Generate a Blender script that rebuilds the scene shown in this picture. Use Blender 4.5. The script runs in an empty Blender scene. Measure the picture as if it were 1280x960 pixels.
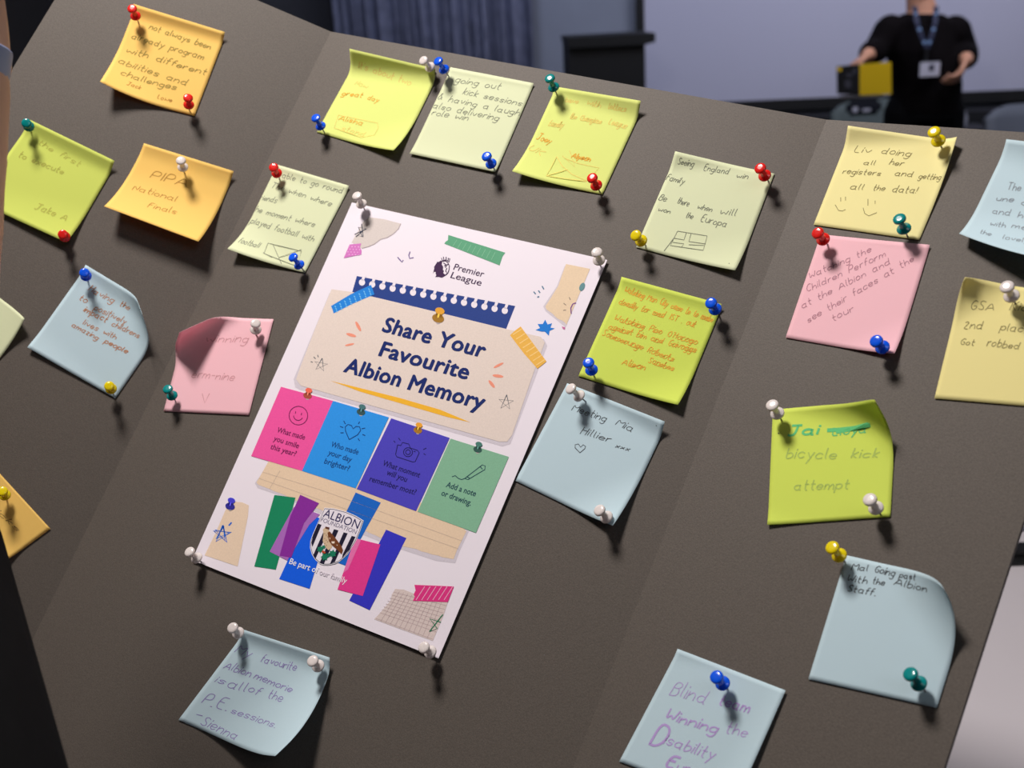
import bpy, bmesh, math, random
from mathutils import Vector as V, Matrix
random.seed(7)
S = bpy.context.scene
COL = S.collection

# ------------------------------------------------------------ camera
FP = 1300.0
TH = math.radians(20); RO = math.radians(3.7)
Fw = V((0, math.cos(TH), -math.sin(TH)))
_r0 = V((1, 0, 0)); _u0 = V((0, math.sin(TH), math.cos(TH)))
Rt = _r0 * math.cos(RO) - _u0 * math.sin(RO)
Up = _u0 * math.cos(RO) + _r0 * math.sin(RO)
CP = V((0, 0, 1.45))
cd = bpy.data.cameras.new('camera'); cam = bpy.data.objects.new('camera', cd); COL.objects.link(cam)
m3 = Matrix((Rt, Up, -Fw)).transposed()
cam.matrix_world = Matrix.Translation(CP) @ m3.to_4x4()
cd.sensor_width = 36; cd.lens = FP / 1280 * 36; cd.clip_start = 0.02; cd.clip_end = 60
cd.dof.use_dof = True; cd.dof.focus_distance = 0.70; cd.dof.aperture_fstop = 8.0
S.camera = cam
# ------------------------------------------------------------ world, lights, exposure
w = bpy.data.worlds.new('world'); S.world = w; w.use_nodes = True
w.node_tree.nodes['Background'].inputs[0].default_value = (0.5, 0.55, 0.7, 1)
w.node_tree.nodes['Background'].inputs[1].default_value = 0.05
S.view_settings.view_transform = 'Standard'; S.view_settings.look = 'None'
S.view_settings.gamma = 1; S.view_settings.exposure = 0.0
def area(name, loc, to, size, power, col, shape='DISK', sy=None):
    l = bpy.data.lights.new(name, 'AREA'); l.shape = shape; l.size = size
    if sy: l.size_y = sy
    l.energy = power; l.color = col
    o = bpy.data.objects.new(name, l); COL.objects.link(o); o.location = loc
    o.rotation_euler = (V(to) - V(loc)).to_track_quat('-Z', 'Y').to_euler()
    return o
area('ceiling_downlight', (-0.40, 0.71, 2.52), (0.0, 0.68, 1.2), 0.30, 25.8, (1.0, 0.93, 0.88))
area('ceiling_fill_light', (0.9, -0.9, 2.85), (0.0, 0.7, 1.2), 1.3, 9, (0.93, 0.94, 1.0))
area('stage_light', (2.0, 4.2, 2.85), (1.8, 6.2, 1.3), 1.6, 46, (0.86, 0.87, 1.0))
area('curtain_light', (-0.3, 4.6, 2.85), (-0.3, 6.6, 1.4), 0.8, 21, (0.70, 0.77, 1.0))

# ------------------------------------------------------------ helpers
def ray(x, y):
    return (Rt * ((x - 640) / FP) - Up * ((y - 480) / FP) + Fw)
def c2w(a, b, c): return (Rt * a - Up * b + Fw * c)        # camera axes to world direction
def hitp(x, y, n, d, h=0.0):                                # ray meets plane n.(P-CP)=d raised by h towards the viewer
    r = ray(x, y); return CP + r * ((d - h) / r.dot(n))
def proj(P):
    q = P - CP; z = q.dot(Fw)
    return (640 + FP * q.dot(Rt) / z, 480 - FP * q.dot(Up) / z)

MATS = {}
def lin(c):
    return tuple(((v / 255) / 12.92 if v / 255 <= .04045 else (((v / 255) + .055) / 1.055) ** 2.4) for v in c)
def mat(name, c, rough=.6, spec=.5, trans=0.0, metal=0.0, noise=0.0, nscale=300, bump=0.0, emit=0.0, coat=0.0):
    if name in MATS: return MATS[name]
    m = bpy.data.materials.new(name); m.use_nodes = True; nt = m.node_tree; b = nt.nodes['Principled BSDF']
    c = lin(c)
    b.inputs['Base Color'].default_value = (*c, 1); b.inputs['Roughness'].default_value = rough
    b.inputs['Specular IOR Level'].default_value = spec; b.inputs['Metallic'].default_value = metal
    b.inputs['Coat Weight'].default_value = coat
    src = None
    if noise or bump:
        tc = nt.nodes.new('ShaderNodeTexCoord'); n = nt.nodes.new('ShaderNodeTexNoise')
        n.inputs['Scale'].default_value = nscale; n.inputs['Detail'].default_value = 3
        nt.links.new(tc.outputs['Object'], n.inputs['Vector'])
        if noise:
            mr = nt.nodes.new('ShaderNodeMapRange'); mr.inputs[1].default_value = .3; mr.inputs[2].default_value = .7
            mr.inputs[3].default_value = 1 - noise; mr.inputs[4].default_value = 1 + noise
            nt.links.new(n.outputs['Fac'], mr.inputs[0])
            mx = nt.nodes.new('ShaderNodeVectorMath'); mx.operation = 'SCALE'
            mx.inputs[0].default_value = c; nt.links.new(mr.outputs[0], mx.inputs['Scale'])
            nt.links.new(mx.outputs[0], b.inputs['Base Color']); src = mx.outputs[0]
        if bump:
            bp = nt.nodes.new('ShaderNodeBump'); bp.inputs['Strength'].default_value = bump; bp.inputs['Distance'].default_value = .001
            nt.links.new(n.outputs['Fac'], bp.inputs['Height']); nt.links.new(bp.outputs[0], b.inputs['Normal'])
    if trans:
        t = nt.nodes.new('ShaderNodeBsdfTranslucent'); t.inputs[0].default_value = (*[v ** 1.9 for v in c], 1)
        ms = nt.nodes.new('ShaderNodeMixShader'); ms.inputs[0].default_value = trans
        nt.links.new(b.outputs[0], ms.inputs[1]); nt.links.new(t.outputs[0], ms.inputs[2])
        nt.links.new(ms.outputs[0], nt.nodes['Material Output'].inputs[0])
    if emit:
        b.inputs['Emission Color'].default_value = (*c, 1); b.inputs['Emission Strength'].default_value = emit
    MATS[name] = m; return m

def tag(o, label=None, cat=None, group=None, kind=None):
    if label: o['label'] = label
    if cat: o['category'] = cat
    if group: o['group'] = group
    if kind: o['kind'] = kind
    return o
def empty(name, loc=(0, 0, 0)):
    o = bpy.data.objects.new(name, None); COL.objects.link(o); o.location = loc; o.empty_display_size = .05; return o
def link(name, me, m, parent=None, smooth=False):
    o = bpy.data.objects.new(name, me); COL.objects.link(o)
    if m: me.materials.append(m)
    if smooth:
        for p in me.polygons: p.use_smooth = True
    if parent:
        o.parent = parent; o.matrix_parent_inverse = Matrix.Translation(parent.location).inverted() if parent.type == 'EMPTY' else Matrix.Identity(4)
    return o
def mesh(name, vs, fs, m, parent=None, smooth=False):
    me = bpy.data.meshes.new(name); me.from_pydata([tuple(v) for v in vs], [], fs); me.update()
    return link(name, me, m, parent, smooth)
def slab(pts, n, t):                                        # polygon pts with thickness t along n
    k = len(pts); vs = [V(p) for p in pts] + [V(p) + n * t for p in pts]
    fs = [tuple(range(k)), tuple(reversed(range(k, 2 * k)))] + [(i, i + k, (i + 1) % k + k, (i + 1) % k) for i in range(k)]
    return vs, fs
def box(name, x0, x1, y0, y1, z0, z1, m, parent=None, bev=0.0, rz=0.0, org=None):
    bm = bmesh.new(); bmesh.ops.create_cube(bm, size=1)
    for v in bm.verts: v.co = V((x0 + (v.co.x + .5) * (x1 - x0), y0 + (v.co.y + .5) * (y1 - y0), z0 + (v.co.z + .5) * (z1 - z0)))
    if bev: bmesh.ops.bevel(bm, geom=list(bm.edges), offset=bev, segments=2, affect='EDGES')
    if rz: bmesh.ops.rotate(bm, verts=bm.verts, cent=org or V((0, 0, 0)), matrix=Matrix.Rotation(rz, 3, 'Z'))
    bmesh.ops.recalc_face_normals(bm, faces=bm.faces)
    me = bpy.data.meshes.new(name); bm.to_mesh(me); bm.free()
    return link(name, me, m, parent)
def lathe_mesh(name, prof, seg=20):                         # profile [(r, z)] around z
    vs = []; fs = []
    for r, z in prof:
        for k in range(seg):
            a = 2 * math.pi * k / seg; vs.append((r * math.cos(a), r * math.sin(a), z))
    for i in range(len(prof) - 1):
        for k in range(seg):
            fs.append((i * seg + k, i * seg + (k + 1) % seg, (i + 1) * seg + (k + 1) % seg, (i + 1) * seg + k))
    fs.append(tuple(reversed(range(seg)))); fs.append(tuple(range((len(prof) - 1) * seg, len(prof) * seg)))
    me = bpy.data.meshes.new(name); me.from_pydata(vs, [], fs); me.update()
    for p in me.polygons: p.use_smooth = len(p.vertices) == 4
    return me

# ------------------------------------------------------------ board planes (camera axes x right, y down, z forward)
dU = V((.387, -.907, .17)).normalized()
def cn(a):
    n = a.cross(dU).normalized(); return n if n.z > 0 else -n
Xm = V((.857, .283, -.433)).normalized(); nm = cn(Xm)
NM = c2w(*nm); DM = 0.62727
def fold_plane(p, q, xd):
    A = hitp(*p, NM, DM); B = hitp(*q, NM, DM)
    n = c2w(*xd.normalized()).cross((A - B)).normalized()
    if n.dot(Fw) < 0: n = -n
    return n, n.dot(A - CP)
NL, DL = fold_plane((413, 40), (60, 760), V((.92, .393, 0)))
NR, DR = fold_plane((1033, 150), (810, 720), V((1, .277, -.8)))
PL = {'L': (NL, DL), 'M': (NM, DM), 'R': (NR, DR)}
TZ = 0.745                                                  # table top height

# ------------------------------------------------------------ room
M_dark = mat('dark_wall_paint', (34, 34, 38), .8)
M_wall = mat('grey_wall_paint', (150, 156, 172), .8, noise=.04, nscale=4)
M_floor = mat('grey_carpet', (62, 62, 66), .95, noise=.2, nscale=80)
M_ceil = mat('ceiling_tile_white', (190, 190, 190), .9)
WY = 6.6; WA = math.radians(-14)                            # the far wall runs slightly towards the camera at its right
wn = V((math.sin(WA) * 1, -math.cos(WA), 0)); wn = V((-math.sin(-WA), -math.cos(WA), 0))
wd = V((math.cos(WA), math.sin(WA), 0)); W0 = V((0, WY, 0)); wn = V((wd.y, -wd.x, 0))
def wallhit(x, y, off=0.0):                                 # photo pixel to a point standing off the far wall
    r = ray(x, y); p0 = W0 + wn * off
    return CP + r * ((p0 - CP).dot(wn) / r.dot(wn))
def atY(x, y, Y):
    r = ray(x, y); return CP + r * (Y / r.y)
def wp(s, z, off=0.0): return W0 + wd * s + wn * off + V((0, 0, z))
def wcoord(x, y, off=0.0):
    p = wallhit(x, y, off); return ((p - W0).dot(wd), p.z)
sL = wcoord(424, 30)[0]; SR = 4.6
def wallquad(name, s0, s1, z0, z1, off, t, m, parent=None):
    vs, fs = slab([wp(s0, z0, off), wp(s1, z0, off), wp(s1, z1, off), wp(s0, z1, off)], wn, -t)
    return mesh(name, vs, fs, m, parent)
CH = 2.95
tag(wallquad('wall_back', sL - 1.4, SR, 0, CH, 0, .12, M_wall), kind='structure')
cL = wp(sL - .02, 0)
tag(box('wall_left', cL.x - .12, cL.x, -3, cL.y, 0, CH, M_dark), kind='structure')
cR = wp(SR, 0)
tag(box('wall_right', cR.x, cR.x + .12, -3, cR.y, 0, CH, M_wall), kind='structure')
tag(box('wall_front', cL.x - .12, cR.x + .12, -3.12, -3, 0, CH, M_wall), kind='structure')
tag(box('floor', cL.x - .12, cR.x + .12, -3.12, 7.4, -.1, 0, M_floor), kind='structure')
tag(box('ceiling', cL.x - .12, cR.x + .12, -3.12, 7.4, CH, CH + .1, M_ceil), kind='structure')

# curtain
def curtain():
    s1 = wcoord(666, 60, .12)[0]; s0 = sL + .02
    n = 260; vs = []; fs = []
    rs = random.Random(3); ph = 0; prof = []
    for i in range(n + 1):
        ph += .30 + .45 * rs.random() * (1 + .8 * math.sin(i * .07))
        prof.append((s0 + (s1 - s0) * i / n, .13 + .03 * math.sin(ph) + .014 * math.sin(ph * .37)))
    for i, (s, o) in enumerate(prof):
        vs.append(wp(s, .04, o)); vs.append(wp(s + .02 * math.sin(i * .1), 1.4, o * .9 + .012)); vs.append(wp(s, 2.8, o * .8 + .02))
    for i in range(n):
        for k in (0, 1): fs.append((i * 3 + k, i * 3 + 3 + k, i * 3 + 4 + k, i * 3 + 1 + k))
    r = empty('curtain', wp((s0 + s1) / 2, 0.04, .13))
    o = mesh('curtain_cloth', vs, fs, mat('navy_curtain_cloth', (118, 122, 146), .9, noise=.25, nscale=14), r, True)
    md = o.modifiers.new('thick', 'SOLIDIFY'); md.thickness = .004
    wallquad('curtain_rail', s0, s1, 2.8, 2.84, .16, .04, mat('rail_metal', (120, 120, 120), .4, metal=.8), r)
    tag(r, 'dark navy full-length curtain hanging in folds on the far wall', 'curtain')
curtain()
# projection screen
def screen():
    s0, _ = wcoord(806, 60, .06); z0 = wcoord(1100, 119, .06)[1]; s1 = SR - .35; z1 = 2.75
    r = empty('projection_screen', wp((s0 + s1) / 2, z0, .05))
    wallquad('screen_surface', s0, s1, z0, z1, .06, .02, mat('projection_cloth', (205, 205, 226), .85), r)
    fm = mat('black_screen_border', (16, 16, 18), .6)
    for nme, a in (('screen_border', (s0 - .05, s0, z0 - .05, z1 + .05)), ('screen_border', (s1, s1 + .05, z0 - .05, z1 + .05)),
              ('screen_border', (s0, s1, z0 - .06, z0)), ('screen_border', (s0, s1, z1, z1 + .05))):
        wallquad(nme, *a, .07, .04, fm, r)
    tag(r, 'large pale blue-grey projection screen with black border on the far wall', 'projection screen')
    # dark low cabinet below
    c = empty('low_cabinet', wp((s0 + s1) / 2, 0, .2))
    cm = mat('black_cabinet_laminate', (20, 22, 26), .6)
    wallquad('cabinet_body', s0 - .02, s1, .06, z0 - .08, .3, .28, cm, c)
    nd = 6
    for i in range(nd):
        a = s0 + (s1 - s0) * i / nd; b = s0 + (s1 - s0) * (i + 1) / nd
        d = wallquad('door', a + .01, b - .01, .09, z0 - .1, .32, .019, cm, c)
        wallquad('handle', b - .06, b - .045, .5, .62, .335, .014, mat('dull_steel', (90, 92, 96), .35, metal=.9), d).matrix_parent_inverse = Matrix.Identity(4)
    wallquad('plinth', s0, s1, 0, .06, .27, .25, cm, c)
    tag(c, 'long black low cabinet under the projection screen', 'cabinet')
screen()
# lectern
def lectern():
    m = mat('black_lectern_laminate', (9, 9, 11), .6)
    Y = 5.35; a = atY(712, 105, Y); b = atY(806, 105, Y); t = atY(712, 52, Y).z
    r = empty('lectern', ((a.x + b.x) / 2, Y + .2, 0))
    box('base', a.x - .05, b.x + .05, Y, Y + .5, 0, .04, m, r, .006)
    box('front_panel', a.x, b.x, Y, Y + .03, .04, t - .03, m, r)
    for x in (a.x, b.x - .03): box('side_panel', x, x + .03, Y + .031, Y + .4, .04, t - .03, m, r)
    box('shelf', a.x + .031, b.x - .031, Y + .031, Y + .38, .7, .72, m, r)
    tl = atY(708, 47, Y); tr = atY(818, 41, Y); tr2 = atY(817, 52, Y)
    vs = [V((tl.x - .0, Y - .03, tl.z)), V((tr.x, Y - .03, tr.z + .0)), V((tr.x, Y - .03, tr2.z)), V((b.x + .005, Y - .03, t - .035)), V((tl.x + .01, Y - .03, t - .03))]
    v, f = slab(vs, V((0, .45, .0)), 1); mesh('reading_top', v, f, m, r)
    tag(r, 'black lectern with a wedge-shaped top in front of the far wall', 'lectern')
lectern()
# chairs behind the presenter
def chair(px0, px1, pytop, Y, col, lab, label):
    a = atY(px0, pytop, Y); b = atY(px1, pytop, Y); x0, x1, zt = a.x, b.x, a.z; wd_ = x1 - x0
    if wd_ < .42: x1 = x0 + .44
    mc = mat('chair_' + lab, col, .7); ms = mat('chair_leg_steel', (120, 124, 130), .35, metal=.8)
    r = empty('chair', ((x0 + x1) / 2, Y, 0))
    box('seat', x0, x1, Y - .42, Y, .43, .47, mc, r, .015)
    vs = []; fs = []; n = 8
    for i in range(n + 1):
        u = i / n; x = x0 + (x1 - x0) * u; dy = .05 * (1 - (2 * u - 1) ** 2)
        for z in (.55, .7, zt - .06, zt - (.05 if i in (0, n) else (.015 if i in (1, n - 1) else 0))):
            vs.append((x, Y + dy + .1 * (z - .5) / .4, z))
    for i in range(n):
        for k in range(3): fs.append((i * 4 + k, i * 4 + 4 + k, i * 4 + 5 + k, i * 4 + 1 + k))
    o = mesh('backrest', vs, fs, mc, r, True); md = o.modifiers.new('thick', 'SOLIDIFY'); md.thickness = .03
    for x in (x0 + .02, x1 - .045):
        box('leg', x, x + .025, Y - .4, Y - .375, 0, .43, ms, r); box('leg', x, x + .025, Y - .03, Y - .005, 0, .43, ms, r)
        box('back_post', x, x + .025, Y + .005, Y + .03, .43, .62, ms, r)
    tag(r, label, 'chair', 'chairs by the far wall')
chair(1048, 1117, 130, 5.62, (96, 108, 108), 'grey_green', 'grey-green chair directly left of the presenter in black')
chair(1247, 1345, 136, 4.8, (104, 110, 122), 'pale_grey', 'pale grey chair with teal edge at the right edge of the picture')
def jacket():
    Y = 5.52; m = mat('navy_jacket_cloth', (22, 26, 38), .9)
    a = atY(1060, 126, Y); b = atY(1103, 143, Y); r = empty('jacket', ((a.x + b.x) / 2, Y, b.z))
    box('jacket_body', a.x, b.x, Y, Y + .05, b.z, a.z, m, r, .02)
    for x0, y0, x1, y1 in ((1066, 134, 1072, 140), (1078, 136, 1088, 139)):
        p = atY(x0, y0, Y); q = atY(x1, y1, Y); box('printed_mark', p.x, q.x, Y - .003, Y + .001, q.z, p.z, mat('badge_card', (205, 205, 220), .4), r)
    tag(r, 'dark navy jacket with white marks hung over the grey-green chair', 'jacket')
jacket()
def bottle():
    p = atY(1203, 159, 5.35); me = lathe_mesh('bottle', [(.02, 0), (.022, .005), (.022, .05), (.012, .068), (.012, .08)], 14)
    tb = empty('side_table', (p.x, p.y, 0)); tm = mat('dark_side_table', (20, 21, 24), .6)
    box('table_top', p.x - .12, p.x + .12, p.y - .12, p.y + .12, p.z - .025, p.z, tm, tb)
    box('leg', p.x - .02, p.x + .02, p.y - .02, p.y + .02, .02, p.z - .025, tm, tb); box('foot', p.x - .12, p.x + .12, p.y - .12, p.y + .12, 0, .02, tm, tb)
    tag(tb, 'small dark side table under the white bottle, right of the presenter', 'table')
    o = link('bottle', me, mat('white_bottle', (170, 172, 184), .4)); o.location = p; tag(o, 'small white bottle on the dark side table right of the presenter', 'bottle')
bottle()
# ------------------------------------------------------------ people
def tube(bm, pts, rad, fl=None, seg=14, cap=True):          # lofted limb; rad is a list of radii (rx or (rx,ry))
    n = len(pts); pts = [V(p) for p in pts]; rings = []
    ref = None
    for i in range(n):
        d = (pts[min(i + 1, n - 1)] - pts[max(i - 1, 0)]).normalized()
        if ref is None:
            ref = V((1, 0, 0)) if abs(d.x) < .8 else V((0, 1, 0))
        a = (ref - d * ref.dot(d)).normalized(); b = d.cross(a); ref = a
        r = rad[i]; rx, ry = (r if isinstance(r, tuple) else (r, r))
        rings.append([bm.verts.new(pts[i] + a * (rx * math.cos(2 * math.pi * k / seg)) + b * (ry * math.sin(2 * math.pi * k / seg))) for k in range(seg)])
    for i in range(n - 1):
        for k in range(seg):
            bm.faces.new((rings[i][k], rings[i][(k + 1) % seg], rings[i + 1][(k + 1) % seg], rings[i + 1][k]))
    if cap:
        bm.faces.new(list(reversed(rings[0]))); bm.faces.new(rings[-1])
    for i in (0, n - 1):
        r = rad[i]; rr = min(r) if isinstance(r, tuple) else r
        bmesh.ops.create_icosphere(bm, subdivisions=2, radius=rr * .98, matrix=Matrix.Translation(pts[i]))
def ball(bm, c, r):
    sx, sy, sz = r if isinstance(r, tuple) else (r, r, r)
    bmesh.ops.create_icosphere(bm, subdivisions=3, radius=1, matrix=Matrix.Translation(V(c)) @ Matrix.Diagonal((sx, sy, sz, 1)))
def fuse(name, bm, m, parent, voxel, sm=6):
    me = bpy.data.meshes.new(name); bm.normal_update(); bm.to_mesh(me); bm.free()
    o = link(name, me, m, parent, True)
    r = o.modifiers.new('fuse', 'REMESH'); r.mode = 'VOXEL'; r.voxel_size = voxel; r.use_smooth_shade = True
    s = o.modifiers.new('soft', 'SMOOTH'); s.iterations = sm; s.factor = .5
    return o
def hand(bm, wrist, d, palmn, side, curl=.5, sc=1.0):       # five separate fingers, thumb leaves the side of the palm
    d = d.normalized(); palmn = (palmn - d * palmn.dot(d)).normalized(); lat = d.cross(palmn) * side
    L = .085 * sc
    for k in range(4):
        o = (k - 1.5) * .0185 * sc
        base = wrist + lat * o * .75; kn = wrist + d * L * (1 - .06 * abs(k - 1.2)) + lat * o
        tube(bm, [base + d * .005, kn], [.0135 * sc, .0115 * sc], seg=8)
        fl = (.066, .076, .071, .056)[k] * sc; p = kn; a = .25 * curl; pts = [kn]
        for j, f in enumerate((.42, .33, .25)):
            a += curl * (.55 + .15 * j); p = p + (d * math.cos(a) + palmn * math.sin(a)) * fl * f; pts.append(p)
        tube(bm, pts, [.0098 * sc, .009 * sc, .0083 * sc, .0072 * sc], seg=8)
    t0 = wrist + d * .02 * sc - lat * .02 * sc; t1 = t0 + (d * .6 - lat * .65 + palmn * .35).normalized() * .04 * sc
    t2 = t1 + (d * .85 - lat * .15 + palmn * .45).normalized() * .032 * sc; t3 = t2 + (d * .8 + lat * .1 + palmn * .5).normalized() * .025 * sc
    tube(bm, [t0, t1, t2, t3], [.014 * sc, .012 * sc, .0105 * sc, .0085 * sc], seg=8)
def person(label, J, look, skinc, hairc, topc, legc, sleeve, build=1.0, voxel=.007, shoe=(25, 25, 28), vneck=True):
    sk = mat('skin_%d_%d' % skinc[:2], skinc, .55, .4); top = mat('black_jersey_%d' % topc[0], topc, .9, .1, noise=.15, nscale=60)
    r = empty('person', (J['hip'].x, J['hip'].y, 0))
    bm = bmesh.new(); f = V((look.x, look.y, 0)).normalized(); s = V((f.y, -f.x, 0))   # s: the person's right... to the viewer's left if facing camera
    hd = J['head']; b = build
    # head: skull, jaw, nose, ears
    tube(bm, [J['neck'], hd - V((0, 0, .09))], [.058 * b, .054], seg=14)
    ball(bm, hd + V((0, 0, .02)), (.078, .095 if abs(f.y) > .7 else .078, .105) if abs(f.y) > .7 else (.095, .078, .105))
    ball(bm, hd + f * .028 - V((0, 0, .065)), (.055, .055, .055))
    ball(bm, hd + f * .05 - V((0, 0, .095)), .026)
    tube(bm, [hd + f * .088 + V((0, 0, .012)), hd + f * .108 - V((0, 0, .03))], [.009, .0145], seg=8)
    for k in (-1, 1):
        ball(bm, hd + s * .08 * k - V((0, 0, .008)), (.012, .018, .03))
        ball(bm, hd + s * .034 * k + f * .074 - V((0, 0, .03)), (.024, .02, .022))
        ball(bm, hd + s * .028 * k + f * .084 + V((0, 0, .03)), (.022, .012, .009))
    sh = J['shoulder']; el = J['elbow']; wr = J['wrist']; hp = J['hip']
    ch = (sh[0] + sh[1]) / 2
    # trunk
    hw = (sh[0] - sh[1]).length / 2
    sh = [q_ - V((0, 0, .018)) for q_ in sh]
    def trunk(bm, g):
        c0 = ch + V((0, 0, .03)); n_ = 6
        ax = (sh[1] - sh[0]).normalized()
        prof = [(J['neck'] - V((0, 0, .01)), .07, .06), (ch + V((0, 0, .055)), hw * .52, .075), (ch + V((0, 0, .02)), hw * .88, .09), (ch - V((0, 0, .10)), hw * .98, .125 * b), (ch.lerp(hp, .5), hw * .9 * b, .135 * b), (hp + V((0, 0, .06)), hw * .88 * b, .138 * b), (hp - V((0, 0, .06)), hw * .88 * b, .13 * b)]
        rings = []
        for c, rx, ry in prof:
            rings.append([bm.verts.new(c + ax * ((rx + g) * math.cos(2 * math.pi * k / 20)) + ax.cross(V((0, 0, 1))) * ((ry + g) * math.sin(2 * math.pi * k / 20))) for k in range(20)])
        for i in range(len(rings) - 1):
            for k in range(20): bm.faces.new((rings[i][k], rings[i][(k + 1) % 20], rings[i + 1][(k + 1) % 20], rings[i + 1][k]))
        bm.faces.new(list(reversed(rings[0]))); bm.faces.new(rings[-1])
    trunk(bm, -.006)
    for k in (0, 1):
        tube(bm, [sh[k], sh[k].lerp(el[k], .5), el[k]], [.05 * b, .045 * b, .037 * b])
        tube(bm, [el[k], el[k].lerp(wr[k], .3), wr[k]], [.037 * b, .039 * b, .0255])
        hand(bm, wr[k], J['hdir'][k], J['palm'][k], (1, -1)[k], J['curl'][k])
        tube(bm, [hp + (sh[k] - ch) * .45 - V((0, 0, .04)), J['knee'][k], J['ankle'][k]], [.066, .055, .038])
    fuse('body', bm, sk, r, voxel, 3)
    # face details
    for k in (-1, 1):
        bm = bmesh.new(); ball(bm, hd + s * .032 * k + f * .077 + V((0, 0, .008)), .011)
        me = bpy.data.meshes.new('eye'); bm.to_mesh(me); bm.free(); link('eye', me, mat('eye_white', (225, 222, 215), .3), r, True)
        bm = bmesh.new(); ball(bm, hd + s * .032 * k + f * .0845 + V((0, 0, .008)), .005)
        me = bpy.data.meshes.new('iris'); bm.to_mesh(me); bm.free(); link('iris', me, mat('iris_brown', (50, 34, 24), .3), r, True)
    bm = bmesh.new(); tube(bm, [hd + s * -.022 + f * .086 - V((0, 0, .058)), hd + f * .093 - V((0, 0, .056)), hd + s * .022 + f * .086 - V((0, 0, .058))], [.003, .0065, .003], seg=8)
    me = bpy.data.meshes.new('mouth'); bm.to_mesh(me); bm.free(); link('mouth', me, mat('lips', (150, 84, 78), .5), r, True)
    bm = bmesh.new(); ball(bm, hd + V((0, 0, .04)) - f * .018, (.092, .1, .1)); ball(bm, hd - f * .04 - V((0, 0, .02)), (.08, .06, .085))
    fuse('hair', bm, mat('hair_%d' % hairc[0], hairc, .7, noise=.4, nscale=200), r, .007, 2)
    # top
    bm = bmesh.new(); trunk(bm, .012)
    for k in (0, 1):
        g = .014
        if sleeve[k] <= 1: e = sh[k].lerp(el[k], sleeve[k]); tube(bm, [sh[k], e], [.05 * b + g, .043 * b + g + .004])
        else:
            e = el[k].lerp(wr[k], sleeve[k] - 1)
            tube(bm, [sh[k], sh[k].lerp(el[k], .5), el[k]], [.054 * b + g, .047 * b + g, .04 * b + g]); tube(bm, [el[k], e], [.041 * b + g, .036 * b + g])
    fuse('shirt', bm, top, r, voxel, 6)
    bm = bmesh.new()
    ax = (sh[1] - sh[0]).normalized()
    tube(bm, [hp + V((0, 0, .04)), hp - V((0, 0, .09))], [(hw * .86 * b + .012, .13 * b + .012), (hw * .86 * b + .01, .13 * b + .01)] if abs(ax.x) > .7 else [(.13 * b, hw * .9), (.13 * b, hw * .9)], seg=20)
    for k in (0, 1):
        tube(bm, [hp + (sh[k] - ch) * .5 - V((0, 0, .05)), J['knee'][k], J['ankle'][k]], [.1 * b, .07, .06])
    fuse('trousers', bm, mat('dark_trousers_%d' % legc[0], legc, .9, .1), r, .01, 6)
    for k in (0, 1):
        bm = bmesh.new(); a = J['ankle'][k]
        tube(bm, [V((a.x, a.y, .045)) - f * .05, V((a.x, a.y, .045)) + f * .08, V((a.x, a.y, .035)) + f * .17], [.042, .042, .032], seg=12)
        for v in bm.verts: v.co.z = max(v.co.z, .002)
        fuse('shoe', bm, mat('black_shoe', shoe, .5), r, .007, 3)
    tag(r, label, 'person')
    return r
# presenter at the far end
PY = 4.9
def A(x, y, Y=PY): return atY(x, y, Y)
nk = A(1152, 14)
hipc = A(1156, 128); hipc.z = .93
Jp = dict(head=A(1150, -38), neck=nk, shoulder=[A(1113, 33), A(1193, 34)], elbow=[A(1096, 62, PY - .02), A(1206, 66, PY + .03)],
          wrist=[A(1083, 70, PY - .2), A(1208, 76, PY - .2)], hip=hipc,
          knee=[V((hipc.x - .11, PY - .01, .5)), V((hipc.x + .11, PY - .02, .5))],
          ankle=[V((hipc.x - .12, PY + .02, .08)), V((hipc.x + .12, PY + .02, .08))],
          hdir=[V((-.75, -.5, -.35)), V((-.5, -.35, -.8))], palm=[V((.1, -.3, -1)), V((-.8, .3, .1))], curl=[1.0, .8])
pr = person('presenter in a black top with a blue lanyard standing before the screen', Jp, V((0, -1, 0)), (205, 150, 122), (58, 42, 34),
       (13, 9, 11), (9, 9, 11), (1.6, 1.6), build=1.12, voxel=.008)
# lanyard, badge (hang on the presenter)
def lanyard():
    lm = mat('navy_lanyard', (22, 30, 62), .7); y = PY - .178
    r = empty('lanyard', A(1158, 82, y)); r.location = A(1158, 80, y)
    L1 = [A(1143, 8, PY - .10), A(1146, 28, PY - .155), A(1152, 46, PY - .172), A(1158, 60, y)]
    L2 = [A(1170, 8, PY - .10), A(1169, 28, PY - .155), A(1164, 46, PY - .172), A(1159, 60, y)]
    for L in (L1, L2):
        vs = []; fs = []
        for p in L: vs += [p + V((-.011, 0, 0)), p + V((.011, -.002, 0))]
        for i in range(3): fs.append((2 * i, 2 * i + 1, 2 * i + 3, 2 * i + 2))
        o = mesh('ribbon', vs, fs, lm, r); md = o.modifiers.new('t', 'SOLIDIFY'); md.thickness = .002
        for q in range(3):
            c = L[q].lerp(L[q + 1], .5) + V((0, -.004, 0))
            ball_mesh('printed_mark', c, (.009, .001, .009), mat('lanyard_print', (120, 150, 190), .6), r)
    box('clip', L1[3].x - .006, L1[3].x + .006, y - .006, y + .002, A(1158, 77, y).z, L1[3].z, mat('dull_steel', (90, 92, 96), .35, metal=.9), r)
    a = A(1149.5, 78, y); b = A(1173.5, 95, y)
    box('badge', a.x, b.x, y - .008, y - .004, b.z, a.z, mat('badge_card', (205, 205, 220), .4), r, .002)
    box('badge_photo', a.x + .04, a.x + .062, y - .0095, y - .008, b.z + .025, a.z - .012, mat('badge_photo', (60, 60, 80), .5), r)
    tag(r, 'blue patterned lanyard with a white badge hanging on the presenter', 'lanyard')
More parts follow.
